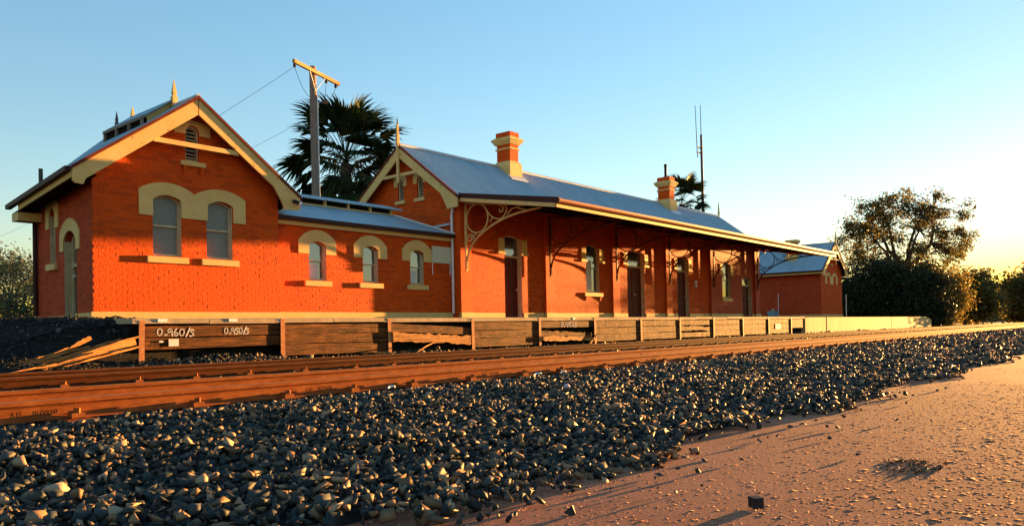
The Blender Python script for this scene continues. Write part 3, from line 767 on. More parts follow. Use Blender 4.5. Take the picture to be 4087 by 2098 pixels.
def gable_block(p, x0, yf, yb, twin):
    x1 = x0 + 4.52; xc = x0 + 2.23; sl = .739; ap = 6.01; F = FRONT(yf); L = LEFT(x0)
    drop = 0 if twin else .40
    zt = ap - .10 - 2.26 * sl
    if twin:
        holes = []
    else:
        holes = [opening(x0 + 1.62, .66, 2.28, 3.56, .11), opening(x0 + 2.90, .66, 2.28, 3.56, .11), opening(x0 + 2.24, .33, 4.54, 5.24, .14)]
    corner_wall(F, x0, x1, x0 + .25, [(x1, zt), (xc, ap - .10), (x0, zt)], holes, p, 1.02, 'brick', 0 if twin else 300)
    # side wall facing left
    shol = [] if twin else [opening(yf + 2.18, .35, 2.18, 3.28, .17), opening(yf + 1.17, .69, .86, 2.62, .22)]
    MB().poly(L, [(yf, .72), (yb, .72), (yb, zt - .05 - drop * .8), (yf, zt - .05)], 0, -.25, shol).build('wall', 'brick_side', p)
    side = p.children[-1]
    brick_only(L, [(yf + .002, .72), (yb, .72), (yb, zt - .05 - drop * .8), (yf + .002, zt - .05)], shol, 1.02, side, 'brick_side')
    MB().box(x1 - .25, x1, yf + .25, yb, .72, zt - .05).build('wall', 'brick', p)
    MB().poly(FRONT(yb), [(x0 + .25, .72), (x1 - .25, .72), (x1 - .25, zt), (xc, ap - .12), (x0 + .25, zt - .45)], .2, 0).build('wall', 'brick', p)
    # plinth
    MB().box(x0 - .05, x1 + .03, yf - .05, yf - .002, .70, 1.01).build('plinth', 'cream', p)
    if twin: MB().box(x0 - .05, x0 - .002, yf - .002, yb, .70, 1.01).build('plinth', 'cream', p)
    else:
        MB().box(x0 - .05, x0 - .002, yf - .002, yf + .82, .70, .99).build('plinth', 'cream', p)
        MB().box(x0 - .05, x0 - .002, yf + 1.52, yb, .68, .96).build('plinth', 'cream', p)
        MB().box(x0 - .12, x0 + .1, yf + .80, yf + 1.54, .70, .84).build('door_step', 'concrete', p)
    # roof sheets
    ex0, ex1 = xc - 2.75, xc + 2.75; ez = ap - 2.75 * sl
    yfr, ybr = yf - .34, yb + (.42 if twin else .08); yrr = yb + (.42 if twin else .85)
    slab([(xc, yfr, ap), (xc, yrr, ap), (ex0, ybr, ez - drop), (ex0, yfr, ez)], .035).build('roof', 'roof_y', p)
    roof = p.children[-1]
    slab([(xc, yfr, ap), (ex1, yfr, ez), (ex1, ybr, ez), (xc, yrr, ap)], .035).build('roof', 'roof_y', p)
    MB().tube([(xc, yfr - .01, ap + .005), (xc, yrr + .01, ap + .005)], .055, 8).build('ridge_cap', 'zinc', p)
    # eave: gutter, fascia, soffit
    for s, ex in ((-1, ex0), (1, ex1)):
        dz = drop if s < 0 else 0
        MB().bar((ex + s * .05, yfr + .06, ez - .045), (ex + s * .05, ybr, ez - .045 - dz), .11, .10).build('gutter', 'dark_trim', p)
        MB().bar((ex - s * .02, yfr + .06, ez - .13), (ex - s * .02, ybr - .5, ez - .13 - dz * .86), .03, .17).build('fascia', 'cream', p)
        xi = x0 - .01 if s < 0 else x1 + .01
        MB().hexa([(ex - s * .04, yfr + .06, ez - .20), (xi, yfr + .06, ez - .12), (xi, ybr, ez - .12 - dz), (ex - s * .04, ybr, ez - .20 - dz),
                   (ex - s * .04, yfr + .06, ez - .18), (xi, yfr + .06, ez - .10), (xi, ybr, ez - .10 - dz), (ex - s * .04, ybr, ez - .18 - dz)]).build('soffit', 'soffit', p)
    if not twin:
        MB().box(ex0 + .02, x0 + .05, ybr - .46, ybr - .05, ez - drop - .38, ez - drop - .19).build('eave_box', 'cream', p)
    # underside of the front verge
    for s in (-1, 1):
        e = 2.70
        MB().hexa([(xc, yfr + .055, ap - .06), (xc + s * e, yfr + .055, ap - .06 - e * sl), (xc + s * e, yf + .02, ap - .06 - e * sl), (xc, yf + .02, ap - .06),
                   (xc, yfr + .055, ap - .04), (xc + s * e, yfr + .055, ap - .04 - e * sl), (xc + s * e, yf + .02, ap - .04 - e * sl), (xc, yf + .02, ap - .04)]).build('verge_lining', 'soffit', p)
    B = FRONT(yf - .29)
    barge(B, xc, ap - .02, 2.73, sl, p, ends=True if twin else 'small')
    MB().poly(B, [(xc - 1.04, 4.79), (xc + 1.04, 4.79), (xc + .96, 4.90), (xc - .96, 4.90)], .02, -.06).build('collar_tie', 'cream_chipped', p)
    if twin:
        MB().poly(B, [(xc - .05, 4.45), (xc + .05, 4.45), (xc + .05, 6.0), (xc - .05, 6.0)], .07, .052).build('king_post', 'cream_chipped', p)
        finial((xc, yf - .35, ap - .02), 1.0, .05, p)
        # blind double arch
        for s in (-.66, .66):
            hood(F, xc + s, .66, 3.45, .30, 1.32, 3.12, 3.92, p, oz=3.55)
        vent(F, xc, .33, 4.54, 5.1, .14, p, .28)
        # chimney riding the left slope
        cx, cy = x0 + 1.0, yf + 2.2
        ch = MB().box(cx - .35, cx + .35, cy - .4, cy + .4, 4.2, 5.25).build('chimney', 'cream', p)
        MB().box(cx - .26, cx + .26, cy - .32, cy + .32, 5.25, 6.1).build('shaft', 'brick', ch)
        MB().box(cx - .36, cx + .36, cy - .42, cy + .42, 6.1, 6.3).build('cap', 'cream', ch)
        return
    window(F, x0 + 1.62, .66, 2.28, 3.56, .11, p, 'frosted', sw=.475)
    window(F, x0 + 2.90, .66, 2.28, 3.56, .11, p, 'frosted', sw=.475)
    hood(F, x0 + 1.62, .66, 3.56, .11, 1.29, 3.18, 3.955, p, oz=3.76)
    hood(F, x0 + 2.925, .66, 3.56, .11, 1.318, 3.18, 3.955, p, oz=3.76)
    v = vent(F, x0 + 2.24, .33, 4.54, 5.24, .14, p, .30)
    for s in (-1, 1):
        c = MB(); ax = x0 + 2.26 + s * .21
        for dd, zz in ((.06, .12), (.045, .20), (.025, .27)): c.box(ax - .05, ax + .05, yf - dd, yf + .05, 4.54 - zz - .08, 4.54 - zz - .002)
        c.build('corbel', 'brick', v)
    hood(F, x0 + 2.24, .33, 5.24, .14, .88, 5.16, 5.50, p, oz=5.40)
    # side window and door
    window(L, yf + 2.18, .35, 2.18, 3.28, .17, p, 'glass', sw=.27)
    hood(L, yf + 2.18, .35, 3.28, .17, .74, 2.98, 3.66, p, oz=3.50)
    d = door(L, yf + 1.17, .69, .86, 2.05, 2.62, .22, p, 1, 'door_grey', .2)
    hood(L, yf + 1.17, .69, 2.62, .22, 1.08, 2.40, 3.12, p, oz=2.78)
    # ridge lantern with its own sheets, louvre and finials
    ya, yb_ = yf + .92, yf + 3.05; lw = .74; lz = 6.20; le = lz - lw * sl
    ln = slab([(xc, ya - .1, lz), (xc, yb_, lz), (xc - lw, yb_, le), (xc - lw, ya - .1, le)], .03).build('ridge_lantern', 'roof_y', p)
    slab([(xc, ya - .1, lz), (xc + lw, ya - .1, le), (xc + lw, yb_, le), (xc, yb_, lz)], .03).build('sheet', 'roof_y', ln)
    for s in (-1, 1):
        MB().box(min(xc + s * (lw - .12), xc + s * (lw - .05)), max(xc + s * (lw - .12), xc + s * (lw - .05)), ya, yb_ - .05, 5.30, le - .03).build('louvre_side', 'soffit', ln)
        MB().bar((xc + s * lw, ya - .1, le - .04), (xc + s * lw, yb_, le - .04), .03, .07).build('fascia', 'pole_wood', ln)
    for k in range(4):
        MB().box(xc - lw - .01, xc - lw + .05, ya + k * .68, ya + k * .68 + .06, 5.36, le).build('stud', 'pole_wood', ln)
    MB().poly(FRONT(ya), [(xc - lw + .05, 5.35), (xc + lw - .05, 5.35), (xc + lw - .05, le), (xc, lz - .04), (xc - lw + .05, le)], 0, -.04).build('end_panel', 'cream', ln)
    finial((xc, ya - .1, lz - .22), .68, .062, p)
    finial((xc, yb_, lz - .15), .40, .05, p)
    finial((xc, yrr - .05, ap), .50, .04, p, mat='iron')
    # floodlight on the right barge end, stub pipe behind the eave
    fl = MB().tube([(xc + 2.50, yf - .38, 3.86), (xc + 2.62, yf - .46, 3.80)], .05, 8).build('floodlight', 'rubber', p)
    MB().tube([(xc + 2.62, yf - .46, 3.80), (xc + 2.67, yf - .49, 3.775)], .055, 8).build('lens', 'white', fl)
    MB().tube([(x0 + .26, yb + .45, 2.6), (x0 + .26, yb + .45, 4.62)], .05, 8).build('vent_pipe', 'iron', p)
    # painted downpipe on the side wall end
    MB().tube([(x0 - .06, yb - .08, .9), (x0 - .06, yb - .08, 3.5)], .05, 8).build('downpipe', 'dark_trim', p)

st = thing('station_building', (6.82, 17.3, .72), 'long red painted brick railway station with cream trim, grey iron roofs and a bracketed verandah', 'railway station')
gable_block(st, 6.82, 17.3, 20.5, False)
ob = thing('gabled_outbuilding', (53.5, 17.5, .72), 'small red brick outbuilding with a steep gable and twin blind arches beyond the station', 'outbuilding')
gable_block(ob, 53.5, 17.5, 22.6, True)

# ------------------------------------------------------------------ low wing between the blocks
WY = 17.68; W = FRONT(WY)
wh = [opening(c, .56, 1.90, 2.86, .11) for c in (12.81, 14.67, 16.52)]
wo = [(11.35, .72), (18.09, .72), (18.09, 3.40), (11.35, 3.40)]
brick_wall('wall', W, wo, wh, .25, 1.04, st)
for c in (12.81, 14.67, 16.52):
    window(W, c, .56, 1.90, 2.86, .11, st, 'glass', sw=.435, blind=(c - .22, c + .10, 1.97, 2.36) if c != 14.67 else None)
    hood(W, c, .56, 2.86, .11, 1.24, 2.62, 3.285, st, oz=2.97)
MB().box(11.37, 18.05, WY - .05, WY - .002, .70, 1.03).build('plinth', 'cream', st)
MB().box(11.40, 18.06, WY - .09, WY - .06, 3.345, 3.455).build('fascia', 'cream', st)
MB().box(11.40, 18.06, WY - .2, WY - .09, 3.46, 3.57).build('gutter', 'dark_trim', st)
MB().box(11.40, 18.06, WY - .06, WY - .002, 3.40, 3.43).build('soffit', 'soffit', st)
E0, E1, YA, YB = 11.38, 18.07, WY - .18, 21.3
T0, T1, TA, TB, TZ = 13.0, 16.62, 18.80, 20.1, 4.18
def face_slab(name, pts, mat, t=.03):
    return MB().add(list(pts) + [(x, y, z - t) for x, y, z in pts], [tuple(range(len(pts))), tuple(reversed(range(len(pts), 2 * len(pts))))] + [(i, (i + 1) % len(pts), (i + 1) % len(pts) + len(pts), i + len(pts)) for i in range(len(pts))]).build(name, mat, st)
face_slab('roof', [(E0, YA, 3.575), (E1, YA, 3.575), (T1, TA, TZ), (T0, TA, TZ)], 'roof_x')
face_slab('roof', [(E0, YB, 3.575), (E0, YA, 3.575), (T0, TA, TZ), (T0, TB, TZ)], 'roof_y')
face_slab('roof', [(E1, YA, 3.575), (E1, YB, 3.575), (T1, TB, TZ), (T1, TA, TZ)], 'roof_y')
face_slab('roof', [(E1, YB, 3.575), (E0, YB, 3.575), (T0, TB, TZ), (T1, TB, TZ)], 'roof_x')
for a, b in (((E0, YA, 3.59), (T0, TA, TZ + .015)), ((E1, YA, 3.59), (T1, TA, TZ + .015))):
    MB().tube([a, b], .03, 6).build('hip_cap', 'zinc', st)
mon = MB().box(T0 + .04, T1 - .04, TA + .10, TB - .10, TZ - .1, TZ + .22).build('roof_monitor', 'void', st)
for k in range(5):
    x = T0 + .06 + k * (T1 - T0 - .2) / 4
    MB().box(x, x + .075, TA + .02, TA + .095, TZ - .01, TZ + .19).build('stud', 'cream', mon)
MB().box(T0 + .02, T1 - .02, TA + .01, TA + .05, TZ - .02, TZ + .035).build('sill', 'cream', mon)
slab([(T0 - .2, TA - .12, TZ + .21), (T1 + .25, TA - .12, TZ + .21), (T1 + .25, (TA + TB) / 2, TZ + .42), (T0 - .2, (TA + TB) / 2, TZ + .42)], .035).build('sheet', 'roof_x', mon)
slab([(T0 - .2, (TA + TB) / 2, TZ + .42), (T1 + .25, (TA + TB) / 2, TZ + .42), (T1 + .25, TB + .12, TZ + .21), (T0 - .2, TB + .12, TZ + .21)], .035).build('sheet', 'roof_x', mon)
MB().tube([(11.47, WY - .06, 1.0), (11.45, WY - .06, 3.5)], .045, 8).build('downpipe', 'red_trim', st)
# blank notice board on the wing
nb = thing('notice_board', (17.57, WY - .03, 2.25), 'blank pale green board on two hanging straps beside the third small window', 'sign board')
MB().box(17.15, 17.98, WY - .05, WY - .012, 2.62, 3.15).build('panel', 'board_paint', nb)
for x in (17.17, 17.96): MB().bar((x, WY - .03, 2.24), (x, WY - .03, 2.618), .02, .02).build('strap', 'white', nb)

# ------------------------------------------------------------------ main block
MY = 17.41; Fm = FRONT(MY); MX0, MX1 = 18.1, 42.6; RY, RZ, MS = 19.8, 6.84, .755
h1 = [opening(20.88, .95, .74, 3.66, .1), opening(25.87, .95, 1.86, 3.64, .12), opening(29.22, 1.45, .74, 3.64, .12), opening(33.55, 1.15, .74, 3.64, .1)]
h2 = [opening(38.40, 1.0, 1.86, 3.60, .12), opening(41.0, 1.2, .74, 2.92, .14)]
brick_wall('wall', Fm, [(18.35, .72), (36.38, .72), (36.38, 4.78), (18.35, 4.78)], h1, .25, 1.04, st)
o = brick_wall('wall', Fm, [(36.39, .72), (MX1, .72), (MX1, 4.78), (36.39, 4.78)], h2, .25, 1.04, st, 'brick_worn'); o['label'] = 'last bay of the wall with peeling paint'
door(Fm, 20.88, .95, .87, 2.98, 3.66, .1, st, 1)
door(Fm, 29.22, 1.45, .87, 3.02, 3.64, .12, st, 2)
door(Fm, 33.55, 1.15, .87, 3.02, 3.64, .1, st, 1)
door(Fm, 41.0, 1.2, .87, 2.55, 2.92, .14, st, 1)
window(Fm, 25.87, .95, 1.86, 3.64, .12, st, 'glass', sw=.64, corbel=True, meet=2.85, blind=(25.46, 25.95, 1.97, 3.15))
window(Fm, 38.40, 1.0, 1.86, 3.60, .12, st, 'glass', sw=.62, meet=2.8, blind=(37.97, 38.35, 2.9, 3.2))
for cx, w, zs, r in ((20.88, .95, 3.66, .1), (25.87, .95, 3.64, .12), (29.22, 1.45, 3.64, .12), (33.55, 1.15, 3.64, .1), (38.4, 1.0, 3.6, .12)):
    for s in (-1, 1):
        a = cx + s * (w / 2 + .155)
        MB().box(a - .2, a + .2, MY - .055, MY - .004, 3.06, 3.145).build('label_stop', 'cream', st)
        MB().box(a - .15, a + .15, MY - .03, MY - .004, 3.147, 3.62).build('arch_surround', 'cream', st)
PIL = [18.1, 22.64, 27.21, 31.75, 36.35, 41.95]
for x in PIL:
    w = .62 if x > 41 else .52
    MB().box(x, x + w, MY - .11, MY - .004 if x > 18.2 else MY + .25, .72, 4.72).build('pilaster', 'brick' if x < 36 else 'brick_worn', st)
    MB().box(x - .03, x + w + .03, MY - .15, MY - .112, .70, 1.03).build('plinth', 'cream', st)
    MB().box(x - .03, x - .002, MY - .112, MY - .045, .70, 1.03).build('plinth', 'cream', st)
seg = [(18.65, 20.36), (21.40, 22.60), (23.2, 27.17), (27.77, 28.45), (29.99, 31.71), (32.31, 32.92), (34.18, 36.31), (36.91, 40.36), (41.64, 41.9)]
for a, b in seg: MB().box(a, b, MY - .04, MY - .002, .70, 1.025).build('plinth', 'cream', st)
# gable end facing the wing
Lm = LEFT(MX0)
gv = [opening(20.12, .30, 4.98, 5.58, .13), opening(19.14, .30, 4.98, 5.58, .13)]
go = [(MY + .25, .72), (22.19, .72), (22.19, 4.95), (RY, RZ - .1), (MY + .002, 5.0), (MY + .002, 4.73), (MY + .25, 4.73)]
brick_wall('wall', Lm, go, gv, .25, 3.45, st)
for c in (20.12, 19.14):
    vent(Lm, c, .30, 4.98, 5.58, .13, st, .25)
    hood(Lm, c, .30, 5.58, .13, .64, 5.48, 5.88, st, oz=5.75)
MB().poly(LEFT(MX1), [(MY + .26, .72), (22.19, .72), (22.19, 4.95), (RY, RZ - .1), (MY + .26, 5.0)], 0, .22).build('wall', 'brick', st)
MB().box(MX0 + .26, MX1 - .26, 21.95, 22.19, .72, 4.9).build('wall', 'brick', st)
# roof
RX0, RX1 = 17.78, 42.82
slab([(RX0, 17.12, RZ - 2.68 * MS), (RX1, 17.12, RZ - 2.68 * MS), (RX1, RY, RZ), (RX0, RY, RZ)], .04).build('roof', 'roof_x', st)
slab([(RX0, RY, RZ), (RX1, RY, RZ), (RX1, 22.55, RZ - 2.75 * MS), (RX0, 22.55, RZ - 2.75 * MS)], .04).build('roof', 'roof_x', st)
MB().tube([(RX0 - .01, RY, RZ + .01), (RX1 + .01, RY, RZ + .01)], .06, 8).build('ridge_cap', 'zinc', st)
Bm = LEFT(RX0)
barge(Bm, RY, RZ - .04, 2.74, MS, st, depth=.36)
barge(LEFT(RX1 + .06), RY, RZ - .04, 2.74, MS, st, ends=False, depth=.28, d0=0, d1=.05)
for s in (-1, 1):
    MB().hexa([(RX0 + .005, RY, RZ - .10), (MX0 - .01, RY, RZ - .10), (MX0 - .01, RY + s * 2.7, RZ - .10 - 2.7 * MS), (RX0 + .005, RY + s * 2.7, RZ - .10 - 2.7 * MS),
               (RX0 + .005, RY, RZ - .07), (MX0 - .01, RY, RZ - .07), (MX0 - .01, RY + s * 2.7, RZ - .07 - 2.7 * MS), (RX0 + .005, RY + s * 2.7, RZ - .07 - 2.7 * MS)]).build('verge_lining', 'soffit', st)
MB().poly(Bm, [(RY - .05, 5.52), (RY + .05, 5.52), (RY + .05, 6.85), (RY - .05, 6.85)], .11, .052).build('king_post', 'cream_chipped', st)
MB().poly(Bm, [(RY - 1.02, 5.74), (RY + 1.02, 5.74), (RY + .92, 5.84), (RY - .92, 5.84)], .045, -.02).build('collar_tie', 'cream_chipped', st)
finial((RX0 - .08, RY, RZ + .0), .98, .05, st)
finial((RX1, RY, RZ + .0), .92, .045, st)
# chimneys
def chimney(xc, yc, flue):
    b = MB().box(xc - .37, xc + .37, yc - .43, yc + .43, 6.1, 6.92)
    b.hexa([(xc - .37, yc - .43, 6.92), (xc + .37, yc - .43, 6.92), (xc + .37, yc + .43, 6.92), (xc - .37, yc + .43, 6.92),
            (xc - .27, yc - .36, 7.04), (xc + .27, yc - .36, 7.04), (xc + .27, yc + .36, 7.04), (xc - .27, yc + .36, 7.04)])
    c = b.build('chimney', 'cream', st)
    MB().box(xc - .25, xc + .25, yc - .34, yc + .34, 7.03, 8.2).build('shaft', 'brick', c)
    for z0, z1, q in ((7.50, 7.56, .045), (7.70, 7.76, .06), (7.76, 7.84, .11), (7.84, 7.94, .16), (7.94, 7.99, .08)):
        MB().box(xc - .25 - q, xc + .25 + q, yc - .34 - q, yc + .34 + q, z0 + .001, z1).build('band', 'cream', c)
    MB().box(xc - .275, xc + .275, yc - .365, yc + .365, 7.995, 8.19).build('crown', 'brick', c)
    MB().hexa([(xc - .5, yc - .62, RZ - (RY - yc + .62) * MS + .012), (xc + .5, yc - .62, RZ - (RY - yc + .62) * MS + .012), (xc + .5, yc - .43, RZ - (RY - yc + .43) * MS + .012), (xc - .5, yc - .43, RZ - (RY - yc + .43) * MS + .012),
               (xc - .5, yc - .62, RZ - (RY - yc + .62) * MS + .03), (xc + .5, yc - .62, RZ - (RY - yc + .62) * MS + .03), (xc + .5, yc - .43, RZ - (RY - yc + .43) * MS + .06), (xc - .5, yc - .43, RZ - (RY - yc + .43) * MS + .06)]).build('flashing', 'zinc', c)
    if flue: MB().tube([(xc, yc, 8.15), (xc, yc, 8.80), (xc, yc, 8.82), (xc, yc, 8.9)], [.07, .07, .085, .085], 10).build('flue', 'rubber', c)
chimney(23.32, 19.62, False); chimney(36.15, 19.62, True)
# zinc downpipe at the corner and the rod above the wing roof
MB().tube([(18.03, 17.60, 1.0), (18.03, 17.60, 4.2), (18.03, 17.52, 4.55)], .05, 8).build('downpipe', 'zinc', st)
MB().bar((18.04, 17.70, 3.93), (18.04, 18.5, 3.90), .05, .07).build('flashing', 'zinc', st)
for z in (2.32, 2.50): MB().box(34.70, 34.82, MY - .1, MY - .004, z, z + .13).build('meter_box', 'white', st)

# ------------------------------------------------------------------ verandah
VX0, VX1, VY = 17.92, 43.1, 13.26
va = slab([(VX0, VY - .04, 4.205), (VX1, VY - .04, 4.205), (VX1, 17.14, 4.83), (VX0, 17.14, 4.83)], .03).build('verandah_roof', 'roof_x', st)
MB().box(VX0, VX1, VY, VY + .035, 3.965, 4.085).build('fascia', 'cream', va)
g = MB(); prof = [(VY - .13, 4.20), (VY - .135, 4.13), (VY - .10, 4.09), (VY - .003, 4.09), (VY - .003, 4.20), (VY - .02, 4.20), (VY - .02, 4.11), (VY - .10, 4.11), (VY - .115, 4.14), (VY - .115, 4.20)]
n = len(prof); g.add([(VX0 - .02, y, z) for y, z in prof] + [(VX1 + .02, y, z) for y, z in prof], [(i, (i + 1) % n, (i + 1) % n + n, i + n) for i in range(n)]); g.build('gutter', 'red_trim', va)
g = MB(); 
for x in np.arange(VX0 + .6, VX1, 1.2): g.box(x - .012, x + .012, VY - .138, VY, 4.20, 4.215)
g.build('gutter_straps', 'red_trim', va)
for x, s in ((VX0, 0), (VX1, 1)):
    mp = LEFT(x + (.04 if s else 0))
    MB().poly(mp, [(VY + .036, 3.965), (17.10, 4.585), (17.10, 4.70), (VY + .036, 4.082)], .04, 0).build('end_fascia', 'cream_chipped', va)
    MB().poly(mp, [(VY - .13, 4.088), (VY + .036, 4.088), (17.13, 4.706), (17.13, 4.86), (VY - .13, 4.235)], .05, .002).build('end_trim', 'dark_trim', va)
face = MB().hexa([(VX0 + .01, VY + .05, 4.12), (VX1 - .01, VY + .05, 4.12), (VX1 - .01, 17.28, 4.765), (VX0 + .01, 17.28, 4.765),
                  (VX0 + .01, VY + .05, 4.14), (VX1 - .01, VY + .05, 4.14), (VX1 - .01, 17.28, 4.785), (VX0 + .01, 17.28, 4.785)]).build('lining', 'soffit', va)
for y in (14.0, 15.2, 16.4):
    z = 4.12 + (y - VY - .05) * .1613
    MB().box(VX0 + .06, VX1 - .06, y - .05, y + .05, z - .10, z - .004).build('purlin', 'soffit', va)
# cast brackets
K = 1.0139
def by(y): return y * K
def bz(z): return .497 + (z - .497) * K
def circ(c, z, r, a0=0, a1=360, n=24): return [(c + r * math.cos(R(a0 + (a1 - a0) * i / n)), z + r * math.sin(R(a0 + (a1 - a0) * i / n))) for i in range(n + 1)]
def spiral(c, z, r0, r1, a0, a1, n=26): return [(c + (r0 + (r1 - r0) * i / n) * math.cos(R(a0 + (a1 - a0) * i / n)), z + (r0 + (r1 - r0) * i / n) * math.sin(R(a0 + (a1 - a0) * i / n))) for i in range(n + 1)]
def smooth_pts(pts, n=6):
    out = []
    for i in range(len(pts) - 1):
        p0 = pts[max(i - 1, 0)]; p1 = pts[i]; p2 = pts[i + 1]; p3 = pts[min(i + 2, len(pts) - 1)]
        for k in range(n):
            t = k / n
            out.append(tuple(.5 * ((2 * p1[j]) + (-p0[j] + p2[j]) * t + (2 * p0[j] - 5 * p1[j] + 4 * p2[j] - p3[j]) * t * t + (-p0[j] + 3 * p1[j] - 3 * p2[j] + p3[j]) * t ** 3) for j in range(2)))
    out.append(pts[-1]); return out
strokes = [(smooth_pts([(16.98, 2.40), (16.97, 2.66), (16.82, 3.04), (16.47, 3.39), (15.9, 3.69), (15.35, 3.87), (14.82, 3.97), (14.3, 4.02), (13.92, 4.04)]), .035),
           (circ(16.49, 3.99, .46), .025),
           (spiral(16.80, 3.38, .15, .04, 200, -330), .02), ([(16.66, 3.40), (16.55, 3.52)], .02),
           (smooth_pts([(16.12, 4.28), (15.98, 4.08), (15.80, 3.94), (15.54, 3.87), (15.34, 3.98), (15.26, 4.18), (15.38, 4.30)]), .02),
           (spiral(15.50, 4.16, .14, .04, 60, 400), .02), (smooth_pts([(15.86, 4.0), (15.88, 3.9), (15.95, 3.82)]), .018),
           (smooth_pts([(15.24, 3.97), (15.05, 4.12), (14.9, 4.15), (14.7, 4.10), (14.5, 4.03)]), .02), (smooth_pts([(14.9, 4.15), (14.72, 4.19), (14.55, 4.15)]), .018)]
br = None
for i, px in enumerate(PIL):
    x = px + .19
    if br is None:
        m = MB()
        m.bar((0, by(16.99), 2.36), (0, by(16.99), bz(4.55)), .07, .06, (0, 1, 0))
        for st_, r in strokes: m.tube([(0, by(a), bz(b)) for a, b in st_], r, 6)
        m.bar((0, by(17.0), bz(4.53)), (0, VY + .06, 4.075), .06, .07)
        for z in (2.45, 2.55, 2.65): m.tube([(-.05, by(16.96), z), (.05, by(16.96), z)], .025, 6)
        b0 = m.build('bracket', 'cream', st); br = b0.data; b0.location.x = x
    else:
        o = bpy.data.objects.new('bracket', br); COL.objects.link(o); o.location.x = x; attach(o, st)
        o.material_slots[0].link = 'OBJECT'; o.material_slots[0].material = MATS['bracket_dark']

# ------------------------------------------------------------------ trees
def leaf_cloud(P, size, droop, rg, aspect=.28):
    """one rhombic leaf per point, n x 3 positions"""
    n = len(P); d = rg.normal(size=(n, 3)); d[:, 2] = d[:, 2] * .5 - droop; d /= np.linalg.norm(d, axis=1)[:, None]
    s = np.cross(d, rg.normal(size=(n, 3))); s /= np.linalg.norm(s, axis=1)[:, None]
    L = (size * rg.lognormal(0, .25, n))[:, None]
    V = np.stack([P, P + d * L * .5 + s * L * aspect, P + d * L, P + d * L * .5 - s * L * aspect], 1).reshape(-1, 3)
    F = np.arange(4 * n).reshape(n, 4); return V, F
def grow(p0, p1, rg, wob=.12, n=6):
    p0 = np.array(p0, float); p1 = np.array(p1, float); L = np.linalg.norm(p1 - p0); out = []
    k = rg.normal(size=3) * wob * L
    for i in range(n + 1):
        t = i / n; out.append(tuple(p0 + (p1 - p0) * t + k * math.sin(math.pi * t) * .6 + rg.normal(size=3) * .015 * L * (0 < i < n)))
    return out
def tree(name, base, top_z, crown_c, crown_r, nclump, nleaf, leaf, clump_r, mat, label, cat='tree', group=None, seed=1, trunk_r=.25, fork=.35, droop=.5, hollow=.35, flat_bottom=None, lim=1.0):
    rg = np.random.default_rng(seed); t = thing(name, base, label, cat, group)
    c = np.array(crown_c); r = np.array(crown_r); C = []
    while len(C) < nclump:
        p = rg.uniform(-1, 1, 3); q = np.linalg.norm(p)
        if q > 1 or q < hollow: continue
        w = c + p * r * (1 + .12 * math.sin(5 * math.atan2(p[1], p[0]) + 3 * p[2]))
        if flat_bottom is not None and w[2] < flat_bottom: continue
        C.append(w)
    C = np.array(C)
    b = np.array(base, float); fk = b + (c - b) * np.array([.5, .5, fork]) ; fk[2] = b[2] + (top_z - b[2]) * fork
    m = MB(); m.tube(grow(b - [0, 0, .3], fk, rg, .05), list(np.linspace(trunk_r, trunk_r * .75, 7)), 8)
    mains = []
    for i in range(6):
        a = 2 * math.pi * i / 6 + rg.uniform(-.4, .4); e = c + r * np.array([math.cos(a) * .45, math.sin(a) * .45, rg.uniform(-.1, .55)])
        pts = grow(fk, e, rg, .12); mains.append(pts); m.tube(pts, list(np.linspace(trunk_r * .55, trunk_r * .2, 7)), 6)
    for w in C[:int(len(C) * lim)]:
        best = min(((math.dist(p, w) + .3 * (i < 2), p) for pts in mains for i, p in enumerate(pts[1:])), key=lambda q: q[0])[1]
        m.tube(grow(best, w, rg, .10, 4), list(np.linspace(trunk_r * .17, trunk_r * .04, 5)), 4, False)
    m.build('trunk', 'bark', t)
    per = nleaf // len(C); P = []
    for w in C:
        k = max(3, int(per * rg.uniform(.5, 1.5))); g = rg.normal(size=(k, 3)) * clump_r * rg.uniform(.6, 1.25) * np.array([1, 1, .8]); P.append(w + g)
    V, F = leaf_cloud(np.concatenate(P), leaf, droop, rg)
    o = raw_mesh('crown', V, F, mat, t); o['kind'] = 'stuff'
    return t
# the big gum behind the outbuilding
tree('gum_tree', (80, 18.7, -.3), 13.4, (80.3, 18.6, 8.5), (6.0, 6.0, 4.6), 210, 22000, .21, .36, 'leaf_gum', 'large spreading gum tree with an open crown, rising behind the dark bush', seed=4, trunk_r=.40, fork=.36, hollow=.5, flat_bottom=4.2, droop=.8)
tree('dense_bush', (72, 18.6, -.2), 5.6, (72, 18.7, 2.5), (3.6, 3.8, 3.2), 200, 46000, .21, .58, 'leaf_dark', 'dense dark evergreen bush right beside the outbuilding', 'bush', seed=9, trunk_r=.2, fork=.2, hollow=.0, lim=.3)
tree('dense_bush', (70.5, 14.8, -.2), 5.0, (70.5, 14.75, 2.2), (2.4, 1.95, 2.7), 150, 34000, .20, .46, 'leaf_dark', 'smaller russet edged bush in front of the dark evergreen bush', 'bush', seed=12, trunk_r=.14, fork=.2, hollow=.0, lim=.3)
tree('roadside_tree', (96, 18.2, -.3), 5.6, (96, 18.4, 2.8), (3.0, 2.6, 2.9), 110, 20000, .25, .62, 'leaf_olive', 'loose golden olive tree with sky showing through, next to the bush', seed=15, trunk_r=.16, fork=.3, hollow=.2, lim=.5)
tree('roadside_tree', (150, 25.3, -.3), 8.6, (150, 25.0, 4.1), (5.0, 4.2, 4.2), 120, 15000, .55, .95, 'leaf_olive', 'rounded olive tree beside the track, sunlit on its right', seed=21, trunk_r=.3, fork=.25, hollow=.1, lim=.4)
